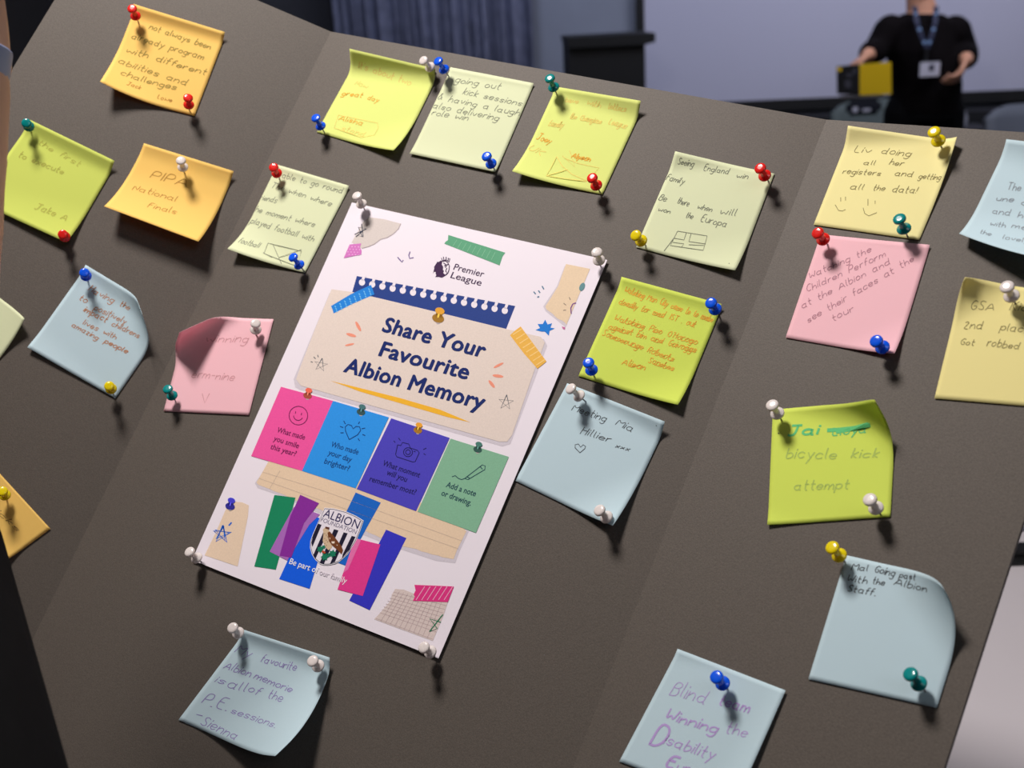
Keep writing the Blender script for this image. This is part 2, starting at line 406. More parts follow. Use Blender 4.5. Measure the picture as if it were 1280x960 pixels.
def ball_mesh(name, c, r, m, parent):
    bm = bmesh.new(); ball(bm, c, r); me = bpy.data.meshes.new(name); bm.to_mesh(me); bm.free(); return link(name, me, m, parent, True)
lanyard()
def folder():
    y = PY - .30
    a = A(1046, 82, y); b = A(1074, 119, y); c = A(1114.5, 78, y); d = A(1114, 118, y)
    r = empty('folder', ((a.x + c.x) / 2, y, b.z))
    v, f = slab([A(1046.5, 83, y), A(1074.5, 80.5, y), A(1074.5, 119, y), A(1047, 117.5, y)], V((0, 1, 0)), .008); mesh('black_cover', v, f, mat('black_card', (22, 22, 26), .5), r)
    v, f = slab([A(1074.5, 80.5, y), A(1114, 77.5, y), A(1114.5, 117.5, y), A(1074.5, 119, y)], V((0, 1, 0)), .008); mesh('yellow_cover', v, f, mat('yellow_card', (236, 196, 20), .5), r)
    v, f = slab([A(1046.5, 84, y - .002), A(1052, 84, y - .002), A(1052, 89, y - .002), A(1046.5, 89, y - .002)], V((0, 1, 0)), .0015); mesh('corner_label', v, f, mat('yellow_card', (236, 196, 20), .5), r)
    for (x0, y0, x1, y1) in ((1058, 92, 1066, 96), (1056, 100, 1064, 110), (1066, 86, 1071, 92)):
        v, f = slab([A(x0, y0, y - .002), A(x1, y0, y - .002), A(x1, y1, y - .002), A(x0, y1, y - .002)], V((0, 1, 0)), .0015); mesh('printed_patch', v, f, mat('grey_print', (70, 70, 80), .5), r)
    v, f = slab([A(1050, 119, y + .01), A(1104, 117, y + .01), A(1104, 121, y + .01), A(1050, 122, y + .01)], V((0, 1, 0)), .004); mesh('paper_sheet', v, f, mat('badge_card', (205, 205, 220), .4), r)
    tag(r, 'open black and yellow folder held in the presenter\'s hand', 'folder')
folder()
# small things on the cabinet line
def cup(px, py, Y, h, label, c):
    p = A(px, py, Y); me = lathe_mesh('cup', [(.028, 0), (.036, h), (.033, h), (.026, .006)], 16)
    o = link('paper_cup', me, mat('cup_%d' % c[0], c, .5)); o.location = p; tag(o, label, 'cup')

# ------------------------------------------------------------ table
def table():
    m = mat('white_table_top', (222, 216, 222), .45, noise=.02, nscale=6)
    r = empty('table', (0, .9, 0))
    box('table_top', -.86, 1.35, .2, 1.75, TZ - .03, TZ, m, r, .004)
    for x in (-.8, 1.25):
        for y in (.28, 1.65): box('leg', x, x + .04, y, y + .04, 0, TZ - .03, mat('table_leg_steel', (130, 130, 134), .4, metal=.7), r)
    tag(r, 'white table carrying the dark display board', 'table')
table()
# ------------------------------------------------------------ display board
U3 = c2w(*dU)
M_board = mat('charcoal_foam_board', (87, 80, 74), .62, .35, noise=.16, nscale=1100, bump=.12)
M_boardL = M_board
def down(P):                                                # run down the panel's upright direction to the table
    return P
def poly_panel(name, n, top, pa, pb, parent):               # pa,pb: photo lines (p,q) of the left and right side
    n_, d_ = n
    A0, A1 = [hitp(*p, n_, d_) for p in pa]; B0, B1 = [hitp(*p, n_, d_) for p in pb]
    def cut(P, Q): t = (TZ + .0045 - P.z) / (Q.z - P.z); return P + (Q - P) * t
    a = cut(A0, A1); b = cut(B0, B1)
    v, f = slab([A0, B0, b, a], n_, .005)
    bm = bmesh.new(); vv = [bm.verts.new(p) for p in v]
    for q in f: bm.faces.new([vv[i] for i in q])
    bmesh.ops.recalc_face_normals(bm, faces=bm.faces)
    me = bpy.data.meshes.new(name); bm.to_mesh(me); bm.free()
    return link(name, me, M_board, parent), (a, b)
bd = empty('display_board', (-.1, .6, TZ))
f1 = ((413.5, 39.5), (60, 760)); f2 = ((1033, 149.5), (810, 720))
le = ((120.4, -85.8), (10, 95)); re_ = ((1433, 175), (1180, 960))
f1b = f1; f2b = f2
poly_panel('left_panel', PL['L'], None, le, f1, bd)
poly_panel('middle_panel', PL['M'], None, f1b, f2, bd)
poly_panel('right_panel', PL['R'], None, f2b, re_, bd)
for nm_, ff, pl_ in (('fold_strip', ((414.2, 39.8), (60.7, 760)), 'M'), ('fold_strip', ((1033.7, 149.6), (810.7, 720)), 'M')):
    a = hitp(*ff[0], *PL[pl_], -.0045); b = hitp(*ff[1], *PL[pl_], -.0045); t = (TZ + .006 - a.z) / (b.z - a.z); b = a + (b - a) * t
    a = a + (b - a) * .012; bm = bmesh.new(); tube(bm, [a, b], [.0022, .0022], seg=8); me = bpy.data.meshes.new(nm_); bm.to_mesh(me); bm.free(); link(nm_, me, M_board, bd)
tag(bd, 'charcoal three-panel display board standing on the white table', 'display board')

# ------------------------------------------------------------ sticky notes
def homog(src, dst):                                        # 3x3 homography by Gauss elimination
    A_ = []; B_ = []
    for (x, y), (u, v) in zip(src, dst):
        A_.append([x, y, 1, 0, 0, 0, -u * x, -u * y]); B_.append(u)
        A_.append([0, 0, 0, x, y, 1, -v * x, -v * y]); B_.append(v)
    n = 8; M_ = [r + [b] for r, b in zip(A_, B_)]
    for i in range(n):
        p = max(range(i, n), key=lambda k: abs(M_[k][i])); M_[i], M_[p] = M_[p], M_[i]
        for k in range(n):
            if k != i:
                f = M_[k][i] / M_[i][i]; M_[k] = [a - f * b for a, b in zip(M_[k], M_[i])]
    h = [M_[i][n] / M_[i][i] for i in range(n)] + [1]
    return lambda x, y: ((h[0] * x + h[1] * y + h[2]) / (h[6] * x + h[7] * y + h[8]), (h[3] * x + h[4] * y + h[5]) / (h[6] * x + h[7] * y + h[8]))

class Note:
    def __init__(s, panel, px, curls, lift=.0008, skip=()):
        s.n, s.d = PL[panel]; s.curls = curls; s.lift = lift
        s.tgt = list(px); s.flat = [V(p) for p in px]
        for it in range(12):
            s.setup()
            for k, (u, v) in enumerate(((0, 0), (1, 0), (1, 1), (0, 1))):
                if k in skip: continue
                q = proj(s.P(u, v)); s.flat[k] += V((px[k][0] - q[0], px[k][1] - q[1])) * .8
        s.setup()
        # photo pixel -> uv through the observed outline (homography of the four corners)
        s.uv = homog([proj(s.P(u, v)) for u, v in ((0, 0), (1, 0), (1, 1), (0, 1))], [(0, 0), (1, 0), (1, 1), (0, 1)])
        g0 = s.uv
        def uvn(x, y):
            u, v = g0(x, y)
            for _ in range(6):
                p = proj(s.P(u, v)); e = .01; a = proj(s.P(u + e, v)); b = proj(s.P(u, v + e))
                ax, ay, bx, by = (a[0] - p[0]) / e, (a[1] - p[1]) / e, (b[0] - p[0]) / e, (b[1] - p[1]) / e
                det = ax * by - bx * ay
                if abs(det) < 500: break
                dx, dy = x - p[0], y - p[1]; du = (dx * by - bx * dy) / det; dv = (ax * dy - dx * ay) / det
                u += max(-.15, min(.15, du)); v += max(-.15, min(.15, dv))
            return u, v
        s.uv = uvn
        s.side = sum((V(px[i]) - V(px[(i + 1) % 4])).length for i in range(4)) / 4
    def setup(s):
        c = [hitp(p.x, p.y, s.n, s.d, s.lift) for p in s.flat]
        s.O = sum(c, V((0, 0, 0))) / 4
        s.ex = ((c[1] - c[0]) + (c[2] - c[3])).normalized(); ey = ((c[3] - c[0]) + (c[2] - c[1])); ey -= s.ex * ey.dot(s.ex); s.ey = ey.normalized()
        s.c2 = [((p - s.O).dot(s.ex), (p - s.O).dot(s.ey)) for p in c]
    def P(s, u, v, off=0.0):
        if off:
            e = .004; a = s.P(u, v); b = s.P(u + e, v) - a; c = s.P(u, v + e) - a; n = b.cross(c).normalized()
            if n.dot(s.n) > 0: n = -n
            # on steep curls the front still looks along the same side
            return a + n * off
        w_ = ((1 - u) * (1 - v), u * (1 - v), u * v, (1 - u) * v)
        x = sum(a * b[0] for a, b in zip(w_, s.c2)); y = sum(a * b[1] for a, b in zip(w_, s.c2)); h = 0.0
        for (dx, dy, s0, r, mx) in s.curls:
            l = math.hypot(dx, dy); dx, dy = dx / l, dy / l; t = x * dx + y * dy - s0 / 1000; R_ = r / 1000
            if t > 0:
                a = min(t / R_, mx); rest = t - a * R_
                nt = R_ * math.sin(a) + rest * math.cos(a); h += R_ * (1 - math.cos(a)) + rest * math.sin(a)
                x += (nt - t) * dx; y += (nt - t) * dy
        return s.O + s.ex * x + s.ey * y - s.n * h
    def build(s, name, m, N=26):
        vs = [s.P(i / N, j / N) for j in range(N + 1) for i in range(N + 1)]
        fs = [(j * (N + 1) + i, (j + 1) * (N + 1) + i, (j + 1) * (N + 1) + i + 1, j * (N + 1) + i + 1) for j in range(N) for i in range(N)]
        o = mesh(name, vs, fs, m, None, True); md = o.modifiers.new('t', 'SOLIDIFY'); md.thickness = .00018; md.offset = 0
        return o

G = {}
def _g(s):
    for ln in s.strip().split('\n'):
        k, _, v = ln.partition(' '); G[k] = [[(int(p[0]), int(p[1], 16)) for p in st.split()] for st in v.split(',')]
_g('''a 46 27 06 04 23 44,47 43 53
b 0a 03 23 44 46 27 06
c 46 27 06 04 23 44
d 46 27 06 04 23 44,4a 43 53
e 05 45 46 27 06 04 23 44
f 3a 2a 19 13,07 37
g 46 27 06 04 23 44,47 41 20 01
h 0a 03,05 27 46 43
i 07 03,09 08
j 27 21 10 00,29 28
k 0a 03,37 05 33
l 0a 04 13
m 07 03,05 17 36 33,35 57 66 63
n 07 03,05 27 46 43
o 27 06 04 23 44 46 27
p 07 00,06 27 46 44 23 04
r 07 03,04 06 27 37
s 46 27 06 15 35 44 23 04
t 1a 14 23 33,07 37
u 07 04 23 44,47 43
v 07 23 47
w 07 13 36 53 67
x 07 43,03 47
y 07 24,47 10
z 07 47 03 43
A 03 3a 63,15 55
B 03 0a 3a 49 48 37 07,37 46 44 33 03
C 59 3a 18 15 33 54
D 03 0a 3a 58 55 33 03
E 4a 0a 03 43,07 37
F 4a 0a 03,07 37
G 59 3a 18 15 33 54 56 36
H 0a 03,4a 43,07 47
I 0a 03
J 0a 5a,3a 34 13 04
K 0a 03,4a 07 43
L 0a 03 43
M 03 0a 36 6a 63
N 03 0a 43 4a
O 3a 18 15 33 54 58 3a
P 03 0a 3a 49 47 36 06
R 03 0a 3a 49 47 36 06,26 43
S 49 2a 09 17 36 44 23 04
T 0a 6a,3a 33
V 0a 33 6a
U 0a 04 23 44 4a
W 0a 13 37 53 6a
Y 0a 37 6a,37 33
2 09 2a 39 38 03 43
1 19 2a 23
. 03 13
- 06 36
! 0a 05,04 03
' 0a 09
& 53 19 2a 29 05 13 23 46''')
def chaikin(p):
    if len(p) < 3: return p
    q = [p[0]]
    for a, b in zip(p, p[1:]):
        q.append(tuple(a[i] * .75 + b[i] * .25 for i in (0, 1))); q.append(tuple(a[i] * .25 + b[i] * .75 for i in (0, 1)))
    q.append(p[-1]); return q
CUR = {'n7', 'n9'}
def strokes_of(txt, rs, slant=.22, jit=.26, cur=False):
    x = 0; out = []; pend = None
    for ch in txt:
        if ch == ' ': x += 5.5; pend = None; continue
        g = G.get(ch)
        if g is None: x += 3; continue
        w_ = max(p[0] for st in g for p in st)
        low = ch.islower()
        if cur and low and pend is not None:
            p0 = (x + g[0][0][0], g[0][0][1] - 3); mx_ = ((pend[0] + p0[0]) / 2, min(pend[1], p0[1]) - .2)
            q_ = chaikin(chaikin([pend, mx_, p0])); out.append([(a + b * slant, b) for a, b in q_])
        pend = (x + g[0][-1][0], g[0][-1][1] - 3) if low else None
        if len(g) > 1 and low and ch in 'adgu': pend = (x + g[1][-1][0], max(0, g[1][-1][1] - 3))
        dy = rs.uniform(-jit, jit); sc = rs.uniform(.9, 1.1)
        for st in g:
            st = [(x + px_ + rs.uniform(-jit, jit) * .8, (py_ - 3) * sc + dy + rs.uniform(-jit, jit) * .6) for px_, py_ in st]
            st = chaikin(chaikin(st)); out.append([(a + b * slant, b) for a, b in st])
        x += w_ + 1.6
    return out, x
def ribbons(lines, width):                                  # 2D polylines -> quads
    vs = []; fs = []
    for L in lines:
        L = [V(p) for p in L]; k0 = len(vs)
        for i, p in enumerate(L):
            d = (L[min(i + 1, len(L) - 1)] - L[max(i - 1, 0)])
            d = d.normalized() if d.length > 1e-9 else V((1, 0)); n = V((-d.y, d.x)) * width / 2
            vs += [p + n, p - n]
        for i in range(len(L) - 1): a = k0 + 2 * i; fs.append((a, a + 1, a + 3, a + 2))
    return vs, fs
INK = {'gry': (118, 122, 104), 'blk': (52, 54, 60), 'brn': (172, 122, 40), 'olv': (150, 128, 52), 'org': (222, 166, 48), 'orf': (224, 204, 104),
       'red': (182, 128, 96), 'pur': (142, 128, 188), 'vio': (176, 150, 208), 'pnk': (166, 112, 128), 'pkf': (206, 144, 152), 'grn': (168, 190, 90),
       'tea': (90, 190, 120), 'ylg': (176, 178, 72), 'blg': (130, 140, 150), 'drk': (120, 108, 60), 'cof': (112, 70, 28)}
def write(note, obj, items, seed=1, cur=False):
    """items: (text, x0, y0, x1, y1, cap height px, ink, pen width mm) or ('*', [[(x,y)..]..], ink, width)"""
    rs = random.Random(seed); by = {}
    for it in items:
        if it[0] == '*':
            _, ls, ink, wd_ = it; L2 = [[tuple(c * 76 for c in note.uv(*p)) for p in l] for l in ls]
        else:
            t, x0, y0, x1, y1, h, ink, wd_ = it
            a = V(note.uv(x0, y0)) * 76; b = V(note.uv(x1, y1)) * 76; st, wtot = strokes_of(t, rs, cur=cur)
            ex = (b - a); L_ = ex.length; ex.normalize(); ey = V((ex.y, -ex.x)); sc = L_ / max(wtot - 1.6, 1); sy = h / note.side * 76 / 7
            L2 = [[tuple(a + ex * (p[0] * sc) + ey * (p[1] * sy)) for p in l] for l in st]
        by.setdefault(ink, []).append((L2, wd_))
    for ink, lst in by.items():
        vs = []; fs = []
        for L2, wd_ in lst:
            v, f = ribbons(L2, wd_); k = len(vs); vs += v; fs += [tuple(i + k for i in q) for q in f]
        P3 = [note.P(min(max(p.x / 76, 0.004), .996), min(max(p.y / 76, .004), .996), .00022) for p in vs]
        mesh('handwriting', P3, fs, mat('ink_' + ink, INK[ink], .8), obj)
PAPER = {'orange': (255, 216, 118), 'olive': (220, 232, 112), 'lemon': (234, 243, 142), 'palegreen': (232, 238, 200), 'yellow': (250, 242, 176),
         'pink': (252, 204, 214), 'blue': (206, 229, 238), 'lime': (224, 240, 104), 'sand': (248, 238, 166)}
NG = 'sticky notes pinned to the display board'
NOTES = {}
def note(key, panel, px, curls, colour, label, items=(), skip=(), lift=.0008):
    n = Note(panel, px, curls, lift, skip)
    o = n.build('sticky_note', mat('note_paper_' + colour, PAPER[colour], .75, .25, trans=.24, bump=.05, nscale=220))
    tag(o, label, 'sticky note', NG); NOTES[key] = n
    if items: write(n, o, items, len(key) * 7 + ord(key[0]) + ord(key[-1]), key in CUR)
    return n
TOP = (0, -1, 27, 14, .8)
note('n1', 'L', [(167, 5), (281, 40), (243, 145), (125, 102)], [(0, -1, 28, 9, .55), (-.6, .8, 14, 55, 1)], 'orange',
     'orange note with five lines of writing, at the top of the left panel',
     [('not always been', 186, 36, 262, 62, 8, 'olv', .7), ('already program', 164, 48, 253, 75, 8, 'olv', .7), ('with different', 157, 65, 256, 94, 8, 'olv', .7),
      ('abilities and', 147, 78, 232, 107, 8, 'olv', .7), ('challenges', 150, 93, 219, 113, 8, 'olv', .7), ('Jack', 158, 106, 175, 112, 6, 'brn', .5), ('Lowe', 196, 123, 214, 128, 6, 'brn', .5)])
note('n2', 'L', [(36, 149), (143, 201), (83, 303), (-33, 250)], [(0, -1, 25, 14, .45), (.2, 1, 10, 120, 1)], 'olive',
     'olive-green note at the left edge with a teal pin and a red pin',
     [('the first', 47, 180, 98, 208, 7, 'ylg', .6), ('to execute', 22, 196, 78, 218, 8, 'ylg', .8), ('Jake A', 43, 261, 82, 276, 9, 'ylg', .9)])
note('n3', 'L', [(180, 179), (292, 214), (248, 302), (130, 258)], [(0, -1, 20, 30, .28), (0, -1, 32, 8, .4), (0, 1, -14, 75, 1)], 'orange',
     'orange note of three short lines held by one white pin, left panel',
     [('PIPA', 187, 222, 232, 234, 12, 'brn', .6), ('National', 165, 237, 219, 252, 9, 'brn', .55), ('Finals', 184, 259, 219, 268, 9, 'brn', .55)])
note('n4', 'M', [(344, 205), (436, 232), (381, 341), (284, 311)], [(0, -1, 31, 16, .35), (-.4, 1, 18, 60, 1)], 'palegreen',
     'pale green note with a drawn envelope, just left above the poster',
     [('able to go round', 352, 222, 427, 242, 7, 'gry', .5), ('The when where', 338, 234, 413, 258, 7, 'gry', .5), ('friends', 321, 249, 345, 254, 7, 'gry', .5),
      ('The moment where', 312, 263, 392, 284, 7, 'gry', .5), ('I played football with', 307, 277, 391, 302, 7, 'gry', .5), ('football', 297, 303, 323, 310, 7, 'gry', .5),
      ('*', [[(335, 304), (377, 314), (371, 333), (330, 317), (335, 304)], [(341, 305), (352, 330)], [(329, 316), (340, 322)], [(349, 322), (377, 312)]], 'gry', .45)])
note('n5', 'M', [(437, 61), (544, 86), (492, 188), (396, 165)], [(-.12, -1, 19, 14, .95), (.6, 1, 20, 80, 1)], 'lemon',
     'bright lemon note, curled along its top, at the top left of the middle panel',
     [("It's about two", 448, 85, 512, 107, 8, 'orf', .7), ('Now', 443, 106, 458, 111, 7, 'orf', .6), ('great', 427, 119, 452, 122, 6, 'org', .8), ('day', 459, 124, 472, 128, 6, 'org', .7),
      ('Alisha', 423, 150, 452, 157, 7, 'org', .7), ('stand', 426, 163, 454, 171, 7, 'orf', .7), ('*', [[(423, 144), (472, 154), (473, 160), (468, 169), (452, 172), (418, 160), (423, 144)]], 'orf', .6)])
note('n6', 'M', [(563, 84), (667, 104), (619, 215), (512, 192)], [(0, -1, 33, 12, .35), (0, 1, 20, 140, 1)], 'palegreen',
     'pale green note right of the curled lemon note, at the board\'s top edge',
     [('going out', 568, 103, 624, 112, 8, 'gry', .5), ('kick sessions', 578, 118, 651, 133, 8, 'gry', .5), ('& having a laugh', 546, 124, 648, 145, 8, 'gry', .5),
      ('also delivering', 540, 135, 622, 151, 8, 'gry', .5), ('role win', 539, 144, 584, 151, 8, 'gry', .5)])
note('n7', 'M', [(693, 108), (801, 126), (753, 243), (640, 214)], [(.12, -1, 25, 14, .6), (-.5, 1, 18, 70, 1)], 'lemon',
     'lemon note with faint orange writing and a teal pin at its top left corner',
     [('have', 706, 127, 722, 130, 6, 'orf', .6), ('with', 733, 131, 750, 135, 7, 'orf', .6), ('letters', 760, 136, 782, 140, 7, 'orf', .6), ('the Champions', 712, 148, 751, 155, 7, 'orf', .7), ('League', 760, 155, 782, 161, 8, 'orf', .7),
      ('family', 685, 157, 703, 160, 8, 'orf', .7), ('Joey', 670, 174, 687, 180, 8, 'org', .7), ('UK', 660, 186, 675, 195, 8, 'orf', .7), ('Alyson', 714, 197, 737, 202, 7, 'org', .9),
      ('*', [[(696, 196), (683, 220), (733, 227), (749, 210), (725, 205), (706, 198)], [(696, 196), (703, 208), (715, 218), (733, 226)], [(703, 195), (719, 209), (712, 188)], [(683, 220), (710, 212)]], 'orf', .6)])
note('n8', 'M', [(844, 189), (968, 217), (919, 338), (795, 309)], [(-.3, -1, 30, 18, .4), (.5, 1, 20, 90, 1)], 'palegreen',
     'pale green note with a small drawn flag, held by red and yellow pins',
     [('Seeing', 847, 205, 866, 209, 8, 'gry', .5), ('England', 879, 213, 910, 218, 8, 'gry', .5), ('win', 920, 222, 934, 224, 7, 'gry', .5), ('Family', 832, 225, 854, 230, 8, 'gry', .5),
      ('Be', 823, 250, 832, 252, 8, 'gry', .5), ('there', 846, 254, 860, 258, 8, 'gry', .5), ('when', 871, 261, 889, 265, 7, 'gry', .5), ('will', 899, 268, 919, 270, 9, 'gry', .5),
      ('won', 822, 264, 837, 267, 6, 'gry', .5), ('the', 857, 272, 865, 274, 8, 'gry', .5), ('Europa', 875, 277, 907, 284, 9, 'gry', .5),
      ('*', [[(847, 289), (884, 295), (879, 313), (838, 307), (847, 289)], [(858, 291), (855, 300), (843, 298)], [(864, 292), (861, 302), (882, 305)], [(841, 303), (855, 305), (852, 309)], [(861, 306), (880, 307)], [(843, 297), (830, 314)], [(911, 329), (911.7, 330)]], 'gry', .5)])
note('n9', 'M', [(777, 346), (902, 380), (847.5, 506), (723, 470)], [(0, -1, 27, 16, .4), (.6, 1, 22, 70, 1)], 'lime',
     'lime green note with dense orange writing, held by two blue pins',
     [('Watching Man City come to to make', 780, 365, 890, 403, 8, 'org', .6), ('deadly for mad 1ST . out', 773, 380, 868, 409, 8, 'org', .6), ("Watching Pico O'Horogo", 767, 400, 870, 431, 8, 'org', .6),
      ('against him and Grivoggs', 760, 411, 869, 441, 8, 'org', .6), ('Sommerunge Roberts', 752, 419, 841, 452, 8, 'org', .6), ('Alison', 777, 455, 805, 463, 8, 'org', .7), ('Sanches', 810, 453, 841, 464, 8, 'org', .6)])
note('n10', 'M', [(709, 479), (831, 527), (766, 657), (644, 601)], [(.15, -1, 28, 14, .5), (.8, .8, 20, 70, 1)], 'blue',
     'light blue note with a drawn heart, right beside the poster',
     [('Meeting', 714, 513, 756, 527, 9, 'blk', .42), ('Mia', 769, 531, 789, 540, 9, 'blk', .42), ('Hillier', 725, 542, 762, 553, 9, 'blk', .42), ('xxx', 769, 559, 786, 564, 5, 'blk', .42),
      ('*', [[(725, 566), (719, 560), (719, 556), (723, 555), (726, 559), (729, 556), (732, 558), (731, 561), (725, 566)], [(820, 531.5), (821, 532.5)]], 'blk', .45)])
note('n11', 'R', [(1060, 157), (1196, 171), (1149, 300), (1017, 281)], [(-.2, -1, 25, 14, .6), (1, -.25, 26, 22, .9)], 'yellow',
     'pale yellow note with two smiley faces at the top of the right panel',
     [('Liv', 1067, 190, 1087, 192, 9, 'drk', .45), ('doing', 1101, 192, 1137, 196, 9, 'drk', .45), ('all', 1079, 206, 1093, 206.5, 7, 'drk', .45), ('her', 1111, 206, 1128, 208, 8, 'drk', .45),
      ('registers', 1053, 217, 1100, 220, 8, 'drk', .45), ('and', 1118, 220, 1140, 221, 8, 'drk', .45), ('getting', 1148, 223, 1175, 225, 8, 'drk', .45),
      ('all', 1062, 237, 1078, 237.5, 8, 'drk', .45), ('the', 1091, 238, 1105, 239, 8, 'drk', .45), ('data!', 1115, 240, 1144, 242, 9, 'drk', .45),
      ('*', [[(1051, 247), (1051, 252)], [(1057, 246), (1057, 251)], [(1044, 256), (1048, 263), (1053, 264), (1057, 262)], [(1085, 249), (1085, 257)], [(1094, 251), (1094, 255)], [(1079, 260), (1081, 267), (1086, 270), (1096, 266)]], 'drk', .4)])
note('n12', 'R', [(1026, 293), (1162, 306), (1118, 442), (982, 422)], [(.1, -1, 34, 14, .4), (.7, 1, 26, 70, 1)], 'pink',
     'pink note with slanting writing at the right, under the smiley note',
     [('Watching the', 1012, 349, 1089, 315, 9, 'pnk', .42), ('Children Perform', 1008, 366, 1107, 321, 9, 'pnk', .42), ('at the Albion and', 1003, 386, 1113, 330, 9, 'pnk', .42),
      ('see their faces at the', 1010, 404, 1143, 326, 9, 'pnk', .42), ('tour', 1041, 402, 1067, 389, 9, 'pnk', .42)])
note('n13', 'R', [(1258, 174), (1398, 190), (1345, 332), (1199, 292)], [(0, -1, 18, 26, .55), (.25, 1, 0, 45, 1)], 'blue',
     'light blue note cut by the right edge, at the top right',
     [('The', 1258, 237, 1275, 239, 10, 'blg', .5), ('une', 1245, 251, 1266, 253, 7, 'blg', .5), ('of', 1276, 256, 1290, 258, 7, 'blg', .5), ('and', 1240, 267, 1262, 270, 8, 'blg', .5), ('he', 1272, 272, 1286, 274, 8, 'blg', .5),
      ('with', 1237, 282, 1256, 285, 7, 'blg', .5), ('me', 1264, 285, 1282, 288, 8, 'blg', .5), ('the', 1224, 292, 1238, 295, 7, 'blg', .5), ('lovely', 1253, 299, 1285, 304, 8, 'blg', .5)])
note('n14', 'R', [(1204, 350), (1350, 368), (1313, 510), (1168, 498)], [(-.8, -.85, 24, 18, 1.3)], 'sand',
     'yellow note with three lines of black writing, cut by the right edge',
     [('GSA', 1211, 387, 1242, 388, 11, 'drk', .45), ('Kick', 1262, 388, 1292, 390, 11, 'drk', .45), ('2nd', 1204, 411, 1227, 412, 10, 'drk', .45), ('place', 1250, 413, 1286, 416, 10, 'drk', .45),
      ('Got', 1199, 431, 1217, 432, 8, 'drk', .45), ('robbed', 1233, 433, 1273, 437, 10, 'drk', .45)], skip=(0,))
note('n15', 'R', [(966, 512), (1121, 502), (1113, 646), (959, 656)], [(.35, -1, 21, 17, .85), (.85, -.6, 24, 17, 1.2), (-.4, 1, 34, 60, 1)], 'lime',
     'lime note with crossed-out teal lettering, its top right corner curled',
     [('Jai', 985, 545, 1021, 543, 14, 'tea', 1.5), ('Lloyd', 1040, 545, 1082, 541, 10, 'tea', .8), ('*', [[(1034, 538), (1050, 537), (1068, 535), (1088, 531)], [(1045, 540), (1062, 537), (1086, 530)]], 'tea', 2.6),
      ('bicycle', 982, 573, 1044, 574, 14, 'grn', .8), ('kick', 1064, 573, 1097, 572, 12, 'grn', .8), ('attempt', 992, 613, 1060, 611, 12, 'grn', .8), ('*', [[(972.5, 541.5), (974, 542)]], 'blk', .7)], skip=(1,))
note('n16', 'R', [(1058, 694), (1219, 731), (1171, 885), (1010.5, 849)], [(.75, -.66, 13, 23, 1.5)], 'blue',
     'light blue note with black writing and curled top right corner, low on the right',
     [('Mal', 1064, 713, 1084, 714, 9, 'blk', .5), ('Going', 1092, 715, 1117, 721, 10, 'blk', .5), ('past', 1124, 722, 1144, 725, 8, 'blk', .5), ('With', 1058, 727, 1083, 730, 9, 'blk', .5), ('the', 1090, 730, 1105, 732, 9, 'blk', .5),
      ('Albion', 1117, 731, 1158, 740, 9, 'blk', .5), ('Staff.', 1059, 739, 1094, 745, 9, 'blk', .5)], skip=(1,))
note('n17', 'R', [(847, 811), (982, 863), (918, 1006), (774, 952)], [(-.1, -1, 30, 26, .3), (1, .3, 18, 55, 1)], 'blue',
     'light blue note with large purple writing, cut by the bottom edge',
     [('Blind', 837, 868, 880, 880, 18, 'vio', .5), ('team', 898, 880, 934, 892, 14, 'vio', .9), ('Winning', 830, 898, 894, 917, 14, 'vio', .95), ('the', 906, 916, 932, 922, 14, 'vio', .6),
      ('D', 811, 931, 826, 935, 26, 'vio', 1.5), ('isability', 829, 930, 890, 950, 14, 'vio', .7), ('E', 831, 958, 841, 961, 14, 'vio', 1.5), ('urope', 845, 962, 885, 975, 12, 'vio', .7)])
note('n18', 'M', [(304, 787), (412, 822), (344, 945), (223, 900)], [(0, -1, 23, 16, .5), (.7, .8, -6, 60, 1)], 'blue',
     'light blue note with purple joined-up writing at the bottom left, under the poster',
     [('My', 293, 815, 311, 822, 12, 'pur', .5), ('favourite', 325, 827, 369, 839, 10, 'pur', .55), ('Albion', 279, 835, 312, 846, 10, 'pur', .55), ('memorie', 317, 848, 363, 866, 9, 'pur', .55),
      ('is', 268, 852, 279, 856, 9, 'pur', .5), ('all', 283, 859, 305, 865, 12, 'pur', .5), ('of', 309, 864, 323, 869, 9, 'pur', .5), ('the', 334, 872, 351, 878, 11, 'pur', .5),
      ('P.E.', 251, 879, 283, 889, 15, 'pur', .5), ('sessions.', 288, 891, 344, 910, 9, 'pur', .5), ('-', 243, 895, 251, 897, 6, 'pur', .5), ('Sienna', 250, 905, 293, 925, 12, 'pur', .5)])
note('n19', 'L', [(107, 331), (215, 395), (144, 498), (34, 434)], [(.1, -1, 24, 18, .35), (.8, -.9, 22, 15, 1.3), (-.2, 1, 24, 90, 1)], 'blue',
     'light blue note on the left panel with red-brown writing and a curled corner',
     [('Having', 110, 363, 140, 379, 8, 'red', .6), ('the', 149, 382, 161, 388, 8, 'red', .6), ('chance', 167, 391, 194, 405, 8, 'red', .6), ('to', 98, 374, 107, 379, 8, 'red', .6), ('positively', 117, 387, 156, 405, 8, 'red', .6),
      ('impact', 104, 389, 132, 403, 8, 'red', .7), ('childrens', 139, 407, 173, 423, 8, 'red', .6), ('lives', 103, 405, 121, 414, 8, 'red', .6), ('with', 128, 417, 144, 424, 7, 'red', .6), ('amazing', 89, 408, 121, 425, 7, 'red', .6), ('people', 130, 428, 158, 442, 7, 'red', .7)], skip=(1,))
note('n20', 'M', [(236, 395), (342, 399), (311, 519), (204.5, 514)], [(-.7, -.85, 21, 10, 1.95)], 'pink',
     'pink note with a darkly curled top left corner, left of the poster',
     [('winning', 257, 428, 309, 428, 10, 'pkf', .6), ('erm-nine', 239, 472, 292, 476, 10, 'pkf', .6), ('*', [[(253, 492), (256, 504), (262, 492)]], 'pkf', .6)], skip=(0,))
